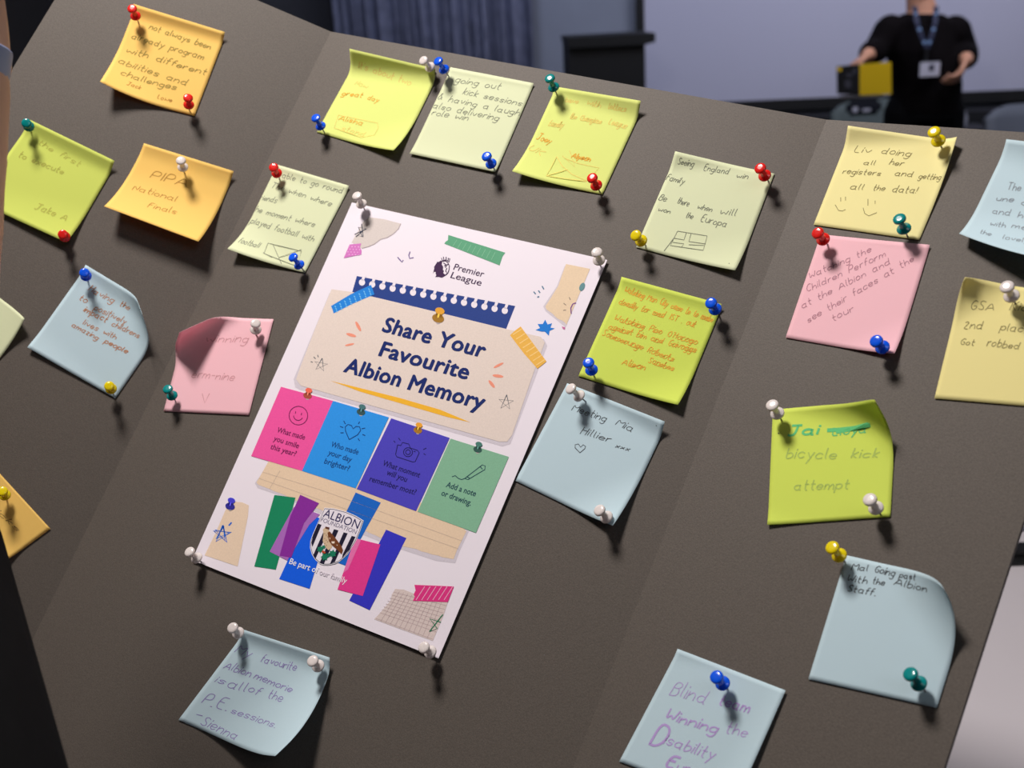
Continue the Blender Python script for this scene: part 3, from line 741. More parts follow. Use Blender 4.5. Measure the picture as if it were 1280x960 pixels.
note('n21', 'L', [(-60, 328), (30.5, 398), (-28, 482), (-125, 410)], [(.8, -.6, 24, 40, 1)], 'palegreen',
     'pale green note of which only a corner shows at the left edge', ())
note('n22', 'L', [(-24, 566), (63, 661), (10, 699), (-80, 618)], [(.1, 1, 6, 50, .6)], 'orange',
     'orange note cut by the left edge above the black sleeve',
     [('kicks', -12, 634, 21, 664, 9, 'cof', .6)])

# ------------------------------------------------------------ poster
PP = [(440, 253), (759, 325), (548, 823), (240, 700)]
PC = [hitp(*p, NM, DM, .0022) for p in PP]
PN = -NM
def pp(x, y, k=1): return hitp(x, y, NM, DM, .0022 + .00007 * k)
v, f = slab(PC, NM, .0003)
poster = mesh('poster', v, f, mat('poster_paper', (232, 224, 234), .6, .25, bump=.03, nscale=150))
tag(poster, 'large white printed poster with blue heading, pinned in the middle of the board', 'poster')
LAYER = {}
def ink(c, name=None):
    return mat('print_%02x%02x%02x' % tuple(int(v) for v in c), c, .6, .15, noise=.04, nscale=900)
def pr_poly(name, pts, c, k=1, label=None):
    o = mesh(name, [pp(x, y, k) for x, y in pts], [tuple(range(len(pts)))], ink(c), poster)
    if label: o['label'] = label
    return o
def pr_multi(name, polys, c, k=1):
    vs = []; fs = []
    for p in polys:
        fs.append(tuple(range(len(vs), len(vs) + len(p)))); vs += [pp(x, y, k) for x, y in p]
    return mesh(name, vs, fs, ink(c), poster)
def pr_line(name, lines, wpx, c, k=2):
    vs, fs = ribbons(lines, wpx); return mesh(name, [pp(v_[0], v_[1], k) for v_ in vs], fs, ink(c), poster)
# poster frame: millimetre axes for text
PH = homog(PP, [(0, 0), (210, 0), (210, 297), (0, 297)]); PHi = homog([(0, 0), (210, 0), (210, 297), (0, 297)], PP)
def pr_text(name, txt, x0, y0, x1, y1, caph, c, k=3, bold=0.0, space=1.0, shear=0):
    cu = bpy.data.curves.new('t', 'FONT'); cu.body = txt; cu.size = 1; cu.offset = bold; cu.resolution_u = 3; cu.space_character = space; cu.shear = shear
    to = bpy.data.objects.new('t', cu); COL.objects.link(to); bpy.context.view_layer.update()
    me = bpy.data.meshes.new_from_object(to.evaluated_get(bpy.context.evaluated_depsgraph_get())); bpy.data.objects.remove(to)
    xs = [v_.co.x for v_ in me.vertices]; xa, xb = min(xs), max(xs)
    a = V(PH(x0, y0)); b = V(PH(x1, y1)); ex = b - a; L_ = ex.length; ex.normalize(); ey = V((ex.y, -ex.x))
    s = L_ / (xb - xa); hy = caph / .72                     # caph in mm
    for v_ in me.vertices:
        q = a + ex * ((v_.co.x - xa) * s) + ey * (v_.co.y * hy); p = PHi(q.x, q.y); v_.co = pp(p[0], p[1], k)
    o = link(name, me, ink(c), poster); return o
def pr_bold(t, x0, y0, x1, y1):
    for k_, (dx, dy) in enumerate(((0, 0), (1.2, .3), (-.2, .6), (.7, -.6), (1.4, .9), (.5, .5))):
        o = pr_text('printed_heading', t, x0 + dx, y0 + dy, x1 + dx - .9, y1 + dy, 11.6, DNV, 5 + k_ * .12, 0, 1.04)
        if k_ == 0: base = o
        else:
            bm = bmesh.new(); bm.from_mesh(base.data); bm.from_mesh(o.data); bm.to_mesh(base.data); bm.free(); bpy.data.objects.remove(o)
def ell(cx, cy, a, b, ang=0, n=20, t0=0, t1=2 * math.pi):
    ca, sa = math.cos(math.radians(ang)), math.sin(math.radians(ang)); out = []
    full = abs(t1 - t0 - 2 * math.pi) < 1e-6
    for i in range(n if full else n + 1):
        t = t0 + (t1 - t0) * i / n; x, y = a * math.cos(t), b * math.sin(t); out.append((cx + x * ca - y * sa, cy + x * sa + y * ca))
    return out
def star(cx, cy, R, r, n, rot=0):
    return [(cx + (R if i % 2 == 0 else r) * math.sin(math.pi * i / n + rot), cy - (R if i % 2 == 0 else r) * math.cos(math.pi * i / n + rot)) for i in range(2 * n)]
def penta(cx, cy, R, rot=0):
    P_ = [(cx + R * math.sin(2 * math.pi * i * 2 / 5 + rot), cy - R * math.cos(2 * math.pi * i * 2 / 5 + rot)) for i in range(6)]; return [P_]
BEI = (222, 207, 198); BEI2 = (226, 202, 172); SHD = (206, 198, 208); NVY = (36, 62, 134); DNV = (16, 38, 104)
def jag(a, b, n, amp, seed):
    rs = random.Random(seed); d = V(b) - V(a); nn = V((-d.y, d.x)).normalized()
    return [tuple(V(a) + d * (i / n) + nn * rs.uniform(-amp, amp)) for i in range(n + 1)]
# torn scraps at the corners
pr_poly('printed_scrap', [(454, 277)] + [(462, 271.5), (480, 274), (501, 279.5), (498, 286), (492, 292), (484, 297), (476, 299), (468, 305), (461, 308), (452, 310.5), (439.5, 303)], (208, 198, 194), 1)
pr_line('printed_scrap_edge', [[(501, 279.5), (498, 286), (492, 292), (484, 297), (476, 299), (468, 305), (461, 308), (452, 310.5)]], .9, (176, 164, 166), 2)
pr_line('printed_star', [[(452, 280), (454, 296), (443, 293), (458, 286), (448, 284), (453, 296)], [(445, 296), (453, 289)]], 1.1, (60, 66, 84), 3)
pr_poly('printed_tape', [(437, 305.5), (451.6, 304.2), (450, 309), (452, 313), (451.6, 318), (429.6, 322.6)], (206, 118, 190), 3, 'pink dotted tape')
pr_multi('printed_tape_dots', [ell(434 + 4 * i + (j % 2) * 2 - j * .5 + 2, 308 + 3.4 * j + i * .2, .8, .55) for i in range(4) for j in range(4) if 434 + 4 * i < 449 - (0 if j < 2 else 1)], (232, 178, 222), 4)
pr_line('printed_tick', [[(497, 321.5), (500, 325), (502.5, 327.5), (504, 325)], [(512.5, 314.5), (511, 319), (512, 323), (517, 322)]], 1.3, (116, 96, 150), 2)
pr_poly('printed_tape', [(560.3, 293.6), (631.6, 315.8), (628.5, 320), (627.3, 322.8), (624.5, 331.7), (555.4, 304.5), (557, 302), (559.8, 300.3)], (92, 160, 124), 2, 'green hatched tape')
pr_line('printed_tape_hatching', [[(566 + 6 * i, 308 + 2.1 * i), (571 + 6 * i, 300 + 1.9 * i)] for i in range(9)], .7, (126, 184, 150), 3)
# lion emblem with crown
def z10(l): return [(520 + x / 10.667, 290 + y / 10.667) for x, y in l]
PUR = (62, 34, 74)
pr_poly('printed_emblem', z10([(225, 555), (245, 480), (238, 470), (285, 395), (300, 400), (335, 378), (350, 392), (342, 430), (362, 462), (358, 500), (372, 520), (362, 545), (392, 572), (425, 560), (380, 590), (345, 610), (300, 598), (255, 600), (272, 575), (262, 560), (262, 530), (240, 530)]), PUR, 2)
pr_line('printed_emblem_outline', [z10([(350, 390), (390, 382), (425, 410), (445, 450), (440, 500), (425, 545), (385, 575)]), z10([(365, 410), (395, 430), (405, 460), (385, 470)]), z10([(375, 450), (430, 430)]), z10([(410, 480), (395, 520), (410, 540)]),
         z10([(340, 345), (350, 380), (400, 372), (440, 400), (450, 350)]), z10([(365, 330), (372, 372)]), z10([(402, 330), (400, 372)]), z10([(432, 345), (425, 385)])], 1.0, PUR, 3)
pr_text('printed_league_name', 'Premier', 566.3, 336.8, 603.6, 346.4, 5.0, PUR, 2, .004)
pr_text('printed_league_name', 'League', 562.6, 347, 600.6, 357.2, 5.0, PUR, 2, .004)
# top right scrap
pr_poly('printed_scrap_shadow', [(706, 332), (696, 358), (679, 383), (682, 389), (707, 409), (709, 405)], SHD, 1)
pr_poly('printed_scrap', [(707.5, 330), (737.5, 336), (708, 406)] + jag((706, 404), (683, 387), 6, .7, 2) + [(681.7, 383), (690, 370), (698, 357), (702, 345)], BEI2, 2)
pr_poly('printed_doodle', ell(727.6, 358.5, 3.2, 5.5, 25, 14), (96, 140, 146), 3)
pr_line('printed_doodle', [[(720, 378.5), (716, 380), (713.5, 385), (714, 392)], ], 1.4, (120, 70, 140), 3)
pr_line('printed_doodle', [[(711.5, 371.5), (713, 375)], [(704.5, 379), (707.5, 381.5)], [(704, 388), (707.5, 387.5)]], .8, (110, 96, 96), 3)
pr_poly('printed_doodle', [(702, 408), (706.5, 409), (706, 412), (703.5, 411)], (196, 110, 160), 3)
pr_line('printed_tick', [[(667, 364.5), (669.5, 367.5)], [(673, 363), (675, 366)], [(671.5, 371.5), (674, 370.5)], [(677.5, 357.5), (679.8, 361.5)]], 1.5, (84, 122, 150), 2)
pr_poly('printed_star', [(681.5, 399.5), (684.5, 405.5), (690, 404), (688, 409.5), (693.5, 410.5), (687, 413.5), (686, 419.5), (681, 414.5), (677, 414.5), (669.5, 412.5), (675, 410), (672, 405), (678.5, 405)], (24, 120, 210), 2)
# notebook strip, heading card
pr_poly('printed_notebook_strip', [(446, 345), (644, 382.5), (632.5, 411.5), (439.5, 368)], NVY, 1)
hol = []
for i in range(15):
    t = i / 14; cx = 452.5 + t * 178.5; cy = 353 + t * 35.4
    hol.append(ell(cx, cy, 3.9, 4.1, 0, 14)); hol.append([(cx - 1, cy - 3), (cx + 2.2, cy - 2.4), (cx + 5.2, cy - 8.6), (cx + 1.5, cy - 9.6)])
pr_multi('printed_binding_holes', hol, (232, 224, 234), 2)
pr_poly('printed_card_shadow', [(412, 366), (367, 474), (369, 484), (374, 487), (628, 558), (638, 555), (684, 432), (680, 424)], SHD, 1)
pr_poly('printed_heading_card', [(414.5, 361.5), (440, 365), (475, 373), (550, 391), (632, 411), (676, 421), (681, 428), (668, 463), (640, 544), (634, 552), (624, 552), (500, 517), (376, 482), (370, 474), (375, 460), (395, 408)], BEI, 3)
pr_poly('printed_tape', [(413.8, 382.5), (438, 368), (463.8, 356), (466, 362), (468, 368), (440, 380), (417, 391.8), (416, 388)], (30, 128, 216), 4, 'blue dotted tape')
pr_multi('printed_tape_dots', [[(418 + 6 * i + j, 383.5 - 3.1 * i + 3 * j - 1), (419 + 6 * i + j, 383 - 3.1 * i + 3 * j - 1), (420.4 + 6 * i + j, 385 - 3.1 * i + 3 * j - 1), (419.4 + 6 * i + j, 385.4 - 3.1 * i + 3 * j - 1)] for i in range(8) for j in range(3)], (120, 196, 240), 5)
pr_poly('printed_tape', [(650.8, 408), (667, 430), (683, 451.7), (678, 456), (671.7, 460.8), (655, 442), (637.5, 419), (644, 413)], (232, 178, 78), 4, 'yellow striped tape')
pr_line('printed_tape_stripes', [[(641 + 4.2 * i, 418.5 + 5.4 * i), (652 + 4.2 * i, 411.5 + 5.4 * i)] for i in range(8)], 1.2, (244, 206, 130), 5)
pr_bold('Share Your', 476.5, 413.5, 603, 446.5)
pr_bold('Favourite', 472.5, 444, 583, 473.8)
pr_bold('Albion Memory', 428.7, 464, 602, 511.5)
pr_poly('printed_underline', [(413, 476), (440, 482.5), (500, 497.5), (550, 512), (588, 528), (560, 521.5), (500, 504), (450, 489.5), (430, 482)], (236, 178, 48), 4)
CO = (232, 146, 122)
for q_ in [ell(447.8, 408, 7, 2, 62, 12), ell(439, 418.8, 6.5, 2, 16, 12), ell(437, 430.8, 6, 1.3, -12, 12), ell(623.2, 456.6, 7, 1.6, -27, 12), ell(622.4, 470, 7, 2, 8, 12), ell(614.6, 480, 6, 2, 52, 12)]: pr_poly('printed_petal', q_, CO, 4)
pr_line('printed_star', penta(401, 456, 8.5, .2) + [[(392, 446), (394.5, 448.5)], [(397, 443.5), (398, 446.5)], [(388.5, 452), (391, 453)]], .95, (62, 76, 90), 4)
pr_line('printed_star', penta(632.4, 503, 9.6, .1), .95, (62, 76, 90), 4)
def ppin(x, y, c, s=1.0):                                  # pin printed on the poster
    d = tuple(int(v * .72) for v in c); L = tuple(min(255, int(v * 1.2 + 18)) for v in c)
    pr_poly('printed_pin_shadow', ell(x - .5 * s, y + 7.5 * s, 3.5 * s, 4 * s, 20, 12), (180, 168, 170), 5)
    pr_multi('printed_pin', [ell(x - .8 * s, y + 4.2 * s, 7.6 * s, 5.4 * s, 15, 18), [(x - 4.4 * s, y + 3 * s), (x - 3 * s, y - 4 * s), (x + 5 * s, y - 3 * s), (x + 4 * s, y + 4 * s)]], d, 6)
    pr_poly('printed_pin_head', ell(x + 1.4 * s, y - 5 * s, 6 * s, 4.2 * s, 15, 18), c, 7); pr_poly('printed_highlight', ell(x - .4 * s, y + 1 * s, 1.2 * s, 3 * s, 15, 10), L, 8)
ppin(548.4, 393.6, (222, 160, 52))
# four prompt cards
CARDS = [('printed_prompt_card', [(351.2, 483.4), (416.2, 501), (377.5, 588.6), (313.9, 570)], (234, 84, 158), 'pink prompt card'),
         ('printed_prompt_card', [(416.2, 501), (486, 521.6), (444.6, 610.5), (377.5, 588.6)], (44, 146, 232), 'sky blue prompt card'),
         ('printed_prompt_card', [(489, 522.8), (562, 547.3), (520, 638.9), (445.9, 611.3)], (74, 66, 186), 'violet prompt card'),
         ('printed_prompt_card', [(563.2, 548.2), (636, 571), (594.9, 666), (521.9, 639.6)], (128, 178, 148), 'sage green prompt card')]
pr_poly('printed_strip_shadow', [(336, 580), (318.5, 604), (322, 610), (349, 619), (402, 643), (445, 665), (490, 683), (545, 701), (569, 704), (574, 690), (586, 664)], SHD, 1)
pr_poly('printed_torn_paper', [(336, 576), (320.6, 603), (323, 606)] + jag((330, 609), (402, 638), 12, .7, 4) + jag((405, 640), (490, 678), 12, .8, 5) + jag((494, 680), (560, 698), 10, .9, 6) + [(567, 699), (571, 688), (583, 664), (560, 640), (445, 600), (378, 580)], (226, 200, 172), 2)
pr_line('printed_ruled_lines', [[(328, 590), (400, 612), (577, 676)], [(324, 598), (400, 625), (573, 686)], [(350, 588), (337, 611)]], .5, (196, 176, 160), 3)
for nme, pts, c, lb in CARDS: pr_poly(nme, pts, c, 4, lb)
TXI = {0: (104, 20, 76), 1: (16, 66, 128), 2: (28, 24, 92), 3: (22, 62, 78)}
def card_text(rows, k):
    for t, x0, y0, x1, y1 in rows: pr_text('printed_prompt', t, x0, y0, x1, y1, 4.2, TXI[k], 5, .012)
card_text([('What made', 345.5, 540, 380.3, 549.8), ('you smile', 341.5, 550.5, 372.7, 560.5), ('this year?', 337.3, 560.8, 369, 570.4)], 0)
card_text([('Who made', 413, 558, 447, 568.2), ('your day', 409.6, 568.2, 438.6, 577.8), ('brighter?', 404.7, 579, 435.7, 588.8)], 1)
card_text([('What moment', 477.6, 581.6, 523.8, 597), ('will you', 482.5, 593, 507.5, 602.5), ('remember most?', 461.2, 601.2, 518.8, 618.6)], 2)
card_text([('Add a note', 557, 608.5, 593.8, 620.5), ('or drawing.', 551, 618.8, 588, 632.2)], 3)
pr_line('printed_smiley', [ell(373, 519.5, 11.6, 11.6, 0, 28) + [(384.6, 519.5)], ell(373, 519, 6, 6.5, 14, 10, .3, math.pi - .3), [(369.6, 514), (369.3, 517)], [(377, 516), (376.7, 519)]], .95, TXI[0], 5)
pr_line('printed_heart', [[(436.5, 549.5), (432, 539), (431.5, 533.5), (435, 530.5), (439.5, 532), (441.3, 536), (445, 533), (449.5, 533.5), (450.8, 538), (447, 543.5), (436.5, 549.5)],
        [(429.5, 526), (431.8, 530)], [(425, 533), (429, 534.5)], [(425.5, 541), (429.5, 541)], [(449.5, 527), (448, 530)], [(452, 536), (456.5, 535)], [(453, 543), (456.5, 544.5)], [(447.5, 548), (449.5, 551)]], 1.15, TXI[1], 5)
pr_line('printed_camera', [[(497, 556), (501, 557), (503, 553), (511, 555), (513, 560), (522, 563), (524, 566), (519, 577), (516, 577.5), (496, 571), (494.5, 568), (497, 556)], ell(510, 565.2, 5.6, 5.6, 0, 18) + [(515.6, 565.2)], ell(510, 565.2, 3, 3, 0, 12) + [(513, 565.2)], [(517, 564), (519.5, 564.8)],
        [(498, 547.5), (500.5, 550.5)], [(494, 553), (492, 551)], [(529, 562), (533, 560)], [(529.5, 567), (532, 568.5)]], 1.0, TXI[2], 5)
pr_line('printed_pencil', [[(565, 596), (569, 594.5), (573, 598), (577, 599.5), (581, 598), (603, 581), (606.5, 582.5), (606, 587), (585, 599.5), (581, 598)], [(583.5, 596), (587, 597.5)], [(600, 583), (603, 586.5)]], 1.0, TXI[3], 5)
for x, y, c in ((385, 491.5, (236, 106, 84)), (451.8, 512, (70, 116, 120)), (522.8, 534.8, (232, 162, 50)), (597.6, 558.8, (70, 122, 112))): ppin(x, y, c, .72)
# scrap with blue star, bars, crest
pr_poly('printed_scrap', [(293, 627), (303, 628), (311, 631.7), (310, 645), (297, 708), (255.8, 694), (270, 665), (282, 637)], (226, 202, 178), 2)
pr_line('printed_star', penta(277.7, 668, 11.5, .08) + penta(277.3, 667, 9.5, .22) + [[(286, 657), (289.5, 653)]], 1.9, (24, 100, 205), 3)
ppin(288.2, 629.5, (70, 66, 206), .8)
pr_poly('printed_bar', [(343, 618.7), (369.4, 622), (344.8, 712), (317.8, 708)], (22, 132, 92), 3, 'green bar')
pr_poly('printed_bar', [(386, 643), (412, 652), (387, 736), (349, 723.7)], (16, 92, 226), 3, 'bright blue bar')
pr_poly('printed_bar', [(444.5, 615.6), (476, 628.3), (432, 707), (405, 697)], (22, 100, 196), 3, 'blue bar behind the crest')
pr_poly('printed_bar', [(367, 634), (376, 634), (400, 643), (386.5, 656), (359, 700.5), (337, 689.5)], (166, 104, 184), 4, 'light purple overlap')
pr_poly('printed_bar', [(375.3, 618.4), (398.8, 629), (380, 654), (364, 697), (349.5, 694.5), (363, 645)], (132, 42, 152), 5, 'purple bar')
pr_poly('printed_bar', [(482.6, 662), (508, 672.6), (462, 762.6), (436.6, 750.6)], (52, 52, 190), 3, 'indigo bar')
pr_poly('printed_bar', [(443.6, 672.6), (475.5, 680.6), (453.4, 745), (421.9, 736.8)], (222, 58, 140), 4, 'pink bar')
pr_poly('printed_bar', [(443.6, 672.6), (451.5, 674.6), (435, 712), (429, 716)], (226, 112, 172), 5, 'light pink overlap')
pr_text('printed_slogan', 'Be part of', 361, 704.4, 396.5, 716.6, 4.4, (236, 236, 244), 6, .008)
pr_text('printed_slogan', 'our fam', 398.5, 717.6, 424, 726.4, 4.2, (216, 208, 218), 6, .004)
pr_text('printed_slogan', 'ily', 425.2, 727, 432.2, 729.6, 4.4, (240, 220, 234), 6, .008)
def z9(l): return [(370 + x / 9.6, 620 + y / 9.6) for x, y in l]
OUT = [(342, 140), (450, 148), (600, 185), (720, 238), (812, 295), (770, 420), (725, 530), (620, 700), (520, 790), (460, 815), (390, 828), (330, 828), (290, 815), (230, 765), (190, 700), (168, 620), (172, 540), (200, 460), (270, 300)]
pr_poly('printed_crest_rim', z9(OUT), (236, 232, 240), 6)
cx0, cy0 = 440, 500
pr_poly('printed_crest_outline', z9([(cx0 + (x - cx0) * .975, cy0 + (y - cy0) * .975) for x, y in OUT]), (40, 36, 60), 7)
pr_poly('printed_crest_field', z9([(cx0 + (x - cx0) * .955, cy0 + (y - cy0) * .955) for x, y in OUT]), (228, 222, 232), 8)
pr_multi('printed_crest_stripes', [z9(p) for p in ([(262, 330), (307, 345), (196, 612), (184, 560), (205, 470)], [(352, 380), (400, 392), (232, 755), (205, 712)], [(456, 398), (510, 412), (335, 815), (285, 800)], [(572, 435), (620, 448), (466, 792), (408, 812)], [(668, 478), (714, 490), (640, 645), (552, 745), (560, 700)])], (28, 26, 50), 9)
pr_text('printed_crest_name', 'ALBION', 403.2, 645.6, 447, 661.2, 6.4, (34, 30, 84), 9, .002)
pr_text('printed_crest_name', 'FOUNDATION', 400.4, 651.6, 444.6, 667.6, 3.2, (110, 104, 130), 9)
pr_poly('printed_bird', z9([(322, 400), (345, 380), (375, 385), (410, 430), (440, 560), (430, 620), (390, 650), (350, 610), (320, 540), (330, 450)]), (206, 180, 150), 10)
pr_poly('printed_wing', z9([(378, 440), (405, 425), (470, 500), (545, 600), (565, 650), (545, 700), (500, 650), (430, 590), (395, 540)]), (112, 62, 34), 11)
pr_multi('printed_bird_marks', [z9(ell(345 + (i % 3) * 18, 450 + i * 20, 5, 5, 0, 6)) for i in range(8)] + [z9([(352, 366), (402, 376), (396, 402), (350, 388)])], (96, 56, 44), 12)
pr_multi('printed_bird_marks', [z9([(400, 500), (412, 498), (410, 525)]), z9([(425, 545), (465, 545), (460, 570), (430, 568)]), z9([(485, 585), (500, 585), (495, 600)])], (232, 214, 196), 12)
def leaf(x, y, s, r): return z9(star(x, y, s, s * .62, 6, r))
pr_multi('printed_leaves', [leaf(292, 640, 46, .1), leaf(345, 730, 50, .5), leaf(440, 690, 50, .2), leaf(330, 612, 28, .4), leaf(400, 705, 30, .3)], (22, 120, 90), 12)
pr_multi('printed_berries', [z9(ell(325, 668, 16, 16, 0, 10)), z9(ell(342, 678, 13, 13, 0, 10))], (190, 74, 44), 13)
# graph paper scrap and tape at the bottom right
pr_poly('printed_graph_paper', [(494, 736), (505, 737), (516, 741.5), (560, 752), (554, 770), (541, 801), (500, 786), (467.7, 774), (476, 765), (488, 751), (490, 743)], (212, 196, 192), 2)
gl = []
for i in range(9):
    t = i / 9; gl.append([(492 - 22 * t, 740 + 33 * t), (558 - 17 * t, 757 + 42 * t)] if i < 8 else [(470, 773), (541, 799)])
for i in range(1, 12):
    t = i / 12; gl.append([(494 + 63 * t, 738 + 16 * t), (470 + 70 * t, 774.5 + 25 * t)])
pr_line('printed_graph_lines', gl, .45, (186, 164, 166), 3)
pr_poly('printed_tape', [(518, 731), (567.4, 733), (559.8, 752.6), (516, 751), (518.5, 746), (517, 743), (519.5, 738)], (216, 52, 128), 4, 'pink tape with diagonal white lines')
pr_line('printed_tape_stripes', [[(520 + 7 * i, 750), (531 + 7 * i, 733)] for i in range(6)], .8, (240, 176, 206), 5)
pr_line('printed_star', [[(553.6, 768), (536.8, 789.5), (546.5, 785.5), (537.5, 773.5), (551, 777.8)]], 1.3, (26, 118, 84), 4)

# ------------------------------------------------------------ push pins
PINC = {'red': (236, 38, 34), 'blue': (16, 96, 244), 'teal': (6, 142, 142), 'white': (236, 228, 226), 'yellow': (240, 220, 20)}
prof = [(.0012, .0078), (.0036, .0080), (.0042, .0085), (.0043, .0093), (.0038, .0100), (.0024, .0105), (.0018, .012), (.0017, .0145), (.0020, .0168), (.0032, .0175), (.0038, .0180), (.0038, .0190), (.0034, .0196), (.0024, .0199), (.0012, .0200)]
NEED = lathe_mesh('needle', [(.0004, -.003), (.00055, .0005), (.00055, .0085)], 8); NEED.materials.append(mat('needle_steel', (150, 150, 155), .3, metal=1))
HEADS = {}
for k, c in PINC.items():
    me = lathe_mesh('pin_head', prof, 22); me.materials.append(mat('pin_plastic_' + k, c, .2, .5, coat=.3, trans=.22)); HEADS[k] = me
def pin(panel, col, head, collar, label, tip=None):
    n_, d_ = PL[panel]
    h = V(head); c = V(collar); t = V(tip) if tip else c + (c - h) * .85
    T = hitp(t.x, t.y, n_, d_); r = ray(h.x, h.y).normalized(); L_ = .0192
    q = CP - T; b = q.dot(r); disc = b * b - (q.dot(q) - L_ * L_)
    s = -b - (math.sqrt(disc) if disc > 0 else 0); H = CP + r * s; ax = (H - T).normalized()
    o = bpy.data.objects.new('push_pin', HEADS[col]); COL.objects.link(o)
    o.location = T; o.rotation_mode = 'QUATERNION'; o.rotation_quaternion = V((0, 0, 1)).rotation_difference(ax)
    nd = bpy.data.objects.new('needle', NEED); COL.objects.link(nd); nd.parent = o; nd['label'] = 'steel needle'
    tag(o, label, 'push pin', 'push pins in the display board')
for a in [
    ('L', 'red', (165, 10.5), (169.5, 20), 'red push pin at the top left corner of the topmost orange note'),
    ('L', 'red', (235, 122), (236, 131), 'red push pin at the bottom right corner of the topmost orange note'),
    ('L', 'teal', (33, 154), (36, 158), 'teal push pin at the top corner of the olive-green note'),
    ('L', 'red', (78.5, 293), (81, 296), 'red push pin at the bottom corner of the olive-green note'),
    ('L', 'white', (226, 200.5), (228.5, 209), 'white push pin near the top of the three-line orange note'),
    ('L', 'blue', (105.5, 341), (107.5, 345), 'blue push pin at the top of the blue note on the left panel'),
    ('L', 'yellow', (136.5, 482.5), (139, 486), 'yellow push pin at the bottom corner of the left panel\'s blue note'),
    ('L', 'yellow', (3, 614), (6, 619), 'yellow push pin in the orange note cut by the left edge'),
    ('M', 'red', (342, 209), (345, 214), 'red push pin at the top left of the envelope drawing note', (349.5, 223)),
    ('M', 'blue', (366, 321), (374.5, 329.5), 'blue push pin at the bottom right of the envelope drawing note', (381, 340)),
    ('M', 'blue', (394.5, 147), (401, 156.5), 'blue push pin at the bottom left corner of the curled lemon note', (406.5, 167)),
    ('M', 'white', (529, 75.5), (537.5, 84), 'white push pin at the top right corner of the curled lemon note'),
    ('M', 'blue', (547.5, 76), (556, 89.5), 'blue push pin at the top left of the topmost pale green note', (561.5, 96)),
    ('M', 'blue', (608, 195), (615, 206.5), 'blue push pin at the bottom right of the topmost pale green note', (619, 213)),
    ('M', 'teal', (687, 97.5), (692.5, 109.5), 'teal push pin at the top left of the lemon note beside the pale green note', (696.5, 119)),
    ('M', 'red', (740, 222), (746.5, 231.5), 'red push pin at the bottom right of the lemon note with the teal pin', (750, 240)),
    ('M', 'red', (950, 210), (956, 219.5), 'red push pin at the top right corner of the flag drawing note'),
    ('M', 'yellow', (794.5, 294), (801.5, 301), 'yellow push pin at the bottom left corner of the flag drawing note'),
    ('M', 'blue', (888.5, 378.5), (894, 386.5), 'blue push pin at the top right of the lime note with orange writing'),
    ('M', 'blue', (735.5, 453), (739.5, 462.5), 'blue push pin at the bottom left of the lime note with orange writing'),
    ('M', 'white', (446, 244.5), (451.5, 254), 'white push pin at the poster\'s top left corner', (457, 264)),
    ('M', 'white', (746, 315), (749, 326), 'white push pin at the poster\'s top right corner', (751, 334)),
    ('M', 'white', (236.5, 689.5), (246, 697.5), 'white push pin at the poster\'s bottom left corner'),
    ('M', 'white', (529.5, 809), (540, 811.5), 'white push pin at the poster\'s bottom right corner', (545, 820)),
    ('M', 'teal', (209.5, 486), (216.5, 492), 'teal push pin at the bottom left of the pink note beside the poster', (220, 502)),
    ('M', 'white', (319.5, 404), (316, 411), 'white push pin at the top right of the pink note beside the poster', (320, 419)),
    ('M', 'white', (713, 485.5), (724, 495), 'white push pin at the top left of the heart drawing note'),
    ('M', 'white', (749, 637.5), (759.5, 641.5), 'white push pin at the bottom right of the heart drawing note', (766, 654)),
    ('M', 'white', (290.5, 784.5), (300, 789.5), 'white push pin at the top left of the joined-up purple writing note', (304, 797)),
    ('M', 'white', (390.5, 826), (399.5, 832.5), 'white push pin at the top right of the joined-up purple writing note', (404, 838)),
    ('R', 'yellow', (1167.5, 164.5), (1173, 176), 'yellow push pin at the top right of the smiley note'),
    ('R', 'teal', (1124, 273), (1130, 286), 'teal push pin at the bottom right of the smiley note'),
    ('R', 'red', (1022, 291), (1029.5, 297.5), 'red push pin at the top left corner of the slanting-writing pink note', (1035, 306)),
    ('R', 'blue', (1095, 426), (1104, 433), 'blue push pin at the bottom right of the slanting-writing pink note', (1110, 441)),
    ('R', 'white', (1258.5, 358), (1264.5, 370), 'white push pin at the top of the three-line yellow note at right'),
    ('R', 'white', (965, 506), (972.5, 515.5), 'white push pin at the top left of the lime note with teal lettering', (977.5, 526)),
    ('R', 'white', (1087, 624), (1095, 635), 'white push pin at the bottom right of the lime note with teal lettering'),
    ('R', 'yellow', (1040, 684), (1050, 694), 'yellow push pin at the top left of the note with black print', (1057, 703)),
    ('R', 'teal', (1137.5, 842), (1150, 855), 'teal push pin at the bottom right of the note with black print', (1158, 865)),
    ('R', 'blue', (895.5, 846), (904.5, 851.5), 'blue push pin in the large purple writing note at the bottom', (910, 861)),
]: pin(*a)

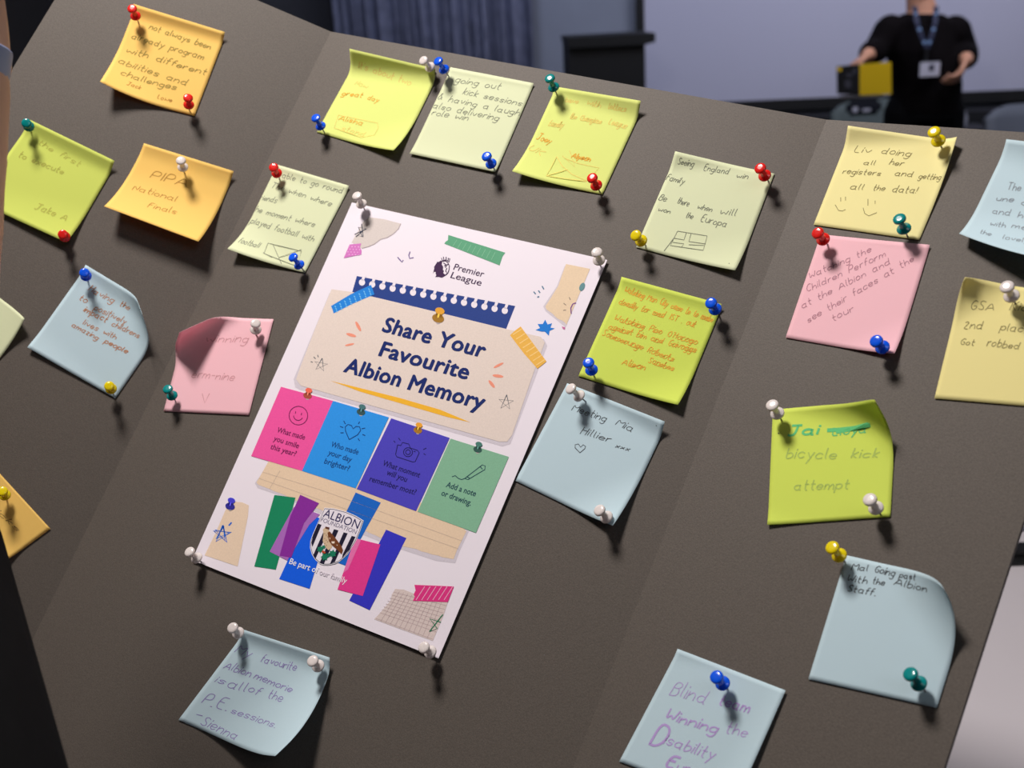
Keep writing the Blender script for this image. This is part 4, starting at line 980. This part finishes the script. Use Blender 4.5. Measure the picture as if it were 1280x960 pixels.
# ------------------------------------------------------------ black strap lying on the table at the right
def tab(x, y, z=TZ): r = ray(x, y); return CP + r * ((z - CP.z) / r.z)
def strap():
    m = mat('black_webbing', (16, 16, 18), .6)
    r = empty('strap', tab(1275, 695)); 
    for j, (ya, yb, zz) in enumerate(((686, 700, .010), (700, 708.5, .004))):
        bm = bmesh.new(); a0 = tab(1240, ya, TZ + .001); a1 = tab(1330, ya - 3, TZ + .001); b0 = tab(1240, yb, TZ + .001); b1 = tab(1330, yb - 3, TZ + .001)
        v, f = slab([a0, a1, b1, b0], V((0, 0, 1)), zz); o = mesh('webbing', v, f, m, r); md = o.modifiers.new('b', 'BEVEL'); md.width = .003; md.segments = 2
    tag(r, 'black strap lying across the white table at the right edge', 'strap')
strap()
def pen():
    a = tab(1268, 659, TZ + .006); b = tab(1330, 652, TZ + .006)
    bm = bmesh.new(); tube(bm, [a, b], [.0055, .0055], seg=12); me = bpy.data.meshes.new('pen'); bm.to_mesh(me); bm.free()
    o = link('pen', me, mat('grey_pen_plastic', (130, 128, 150), .35), None, True); tag(o, 'grey pen on the white table above the strap', 'pen')
pen()

# ------------------------------------------------------------ onlooker at the left: raised forearm and black sleeve
def cz(x, y, Z): return CP + (Rt * ((x - 640) / FP) - Up * ((y - 480) / FP) + Fw) * Z
elb = cz(-136, 690, .55); wri = cz(-50, 95, .55)
shR = V((-.228, .285, 1.095)); shL = V((-.52, .10, 1.07)); hp = V((-.47, -.08, .53))
Jo = dict(head=V((-.38, .26, 1.34)), neck=V((-.38, .20, 1.17)), shoulder=[shL, shR], elbow=[V((-.64, .02, .83)), elb],
          wrist=[V((-.58, .05, .62)), wri], hip=hp, knee=[V((-.62, .32, .52)), V((-.38, .34, .52))], ankle=[V((-.62, .30, .09)), V((-.38, .32, .09))],
          hdir=[V((.25, .75, -.45)), V((.02, .1, 1))], palm=[V((.1, -.3, -1)), V((-.9, .3, 0))], curl=[.5, .45])
onl = person('onlooker in black seated at the left edge, bare forearm raised beside the board', Jo, V((.35, .94, 0)), (232, 180, 152), (46, 34, 28),
             (11, 11, 13), (22, 24, 30), (1.0, 1.05), build=1.0, voxel=.006)
st = empty('stool', (-.47, -.1, 0)); sm_ = mat('stool_wood', (120, 90, 60), .5)
me = lathe_mesh('seat', [(.16, .40), (.17, .405), (.17, .43), (.16, .435)], 28); o = link('seat', me, sm_, st); o.location = (0, 0, 0); o.matrix_parent_inverse = Matrix.Identity(4)
for ax_, ay_ in ((1, 1), (1, -1), (-1, 1), (-1, -1)):
    bm = bmesh.new(); tube(bm, [V((ax_ * .10, ay_ * .10, .40)), V((ax_ * .14, ay_ * .14, .012))], [.014, .012], seg=10)
    me = bpy.data.meshes.new('leg'); bm.to_mesh(me); bm.free(); o = link('leg', me, sm_, st, True); o.matrix_parent_inverse = Matrix.Identity(4)
tag(st, 'round wooden stool under the seated onlooker', 'stool')
d = (wri - elb).normalized(); c = cz(-53, 72, .55)
me = lathe_mesh('wristband', [(.0252, -.009), (.0258, -.008), (.0258, .008), (.0252, .009)], 24)
o = link('wristband', me, mat('pale_blue_silicone', (150, 160, 200), .5)); o.location = c; o.rotation_mode = 'QUATERNION'; o.rotation_quaternion = V((0, 0, 1)).rotation_difference(d)
tag(o, 'pale blue band round the onlooker\'s raised wrist', 'wristband')
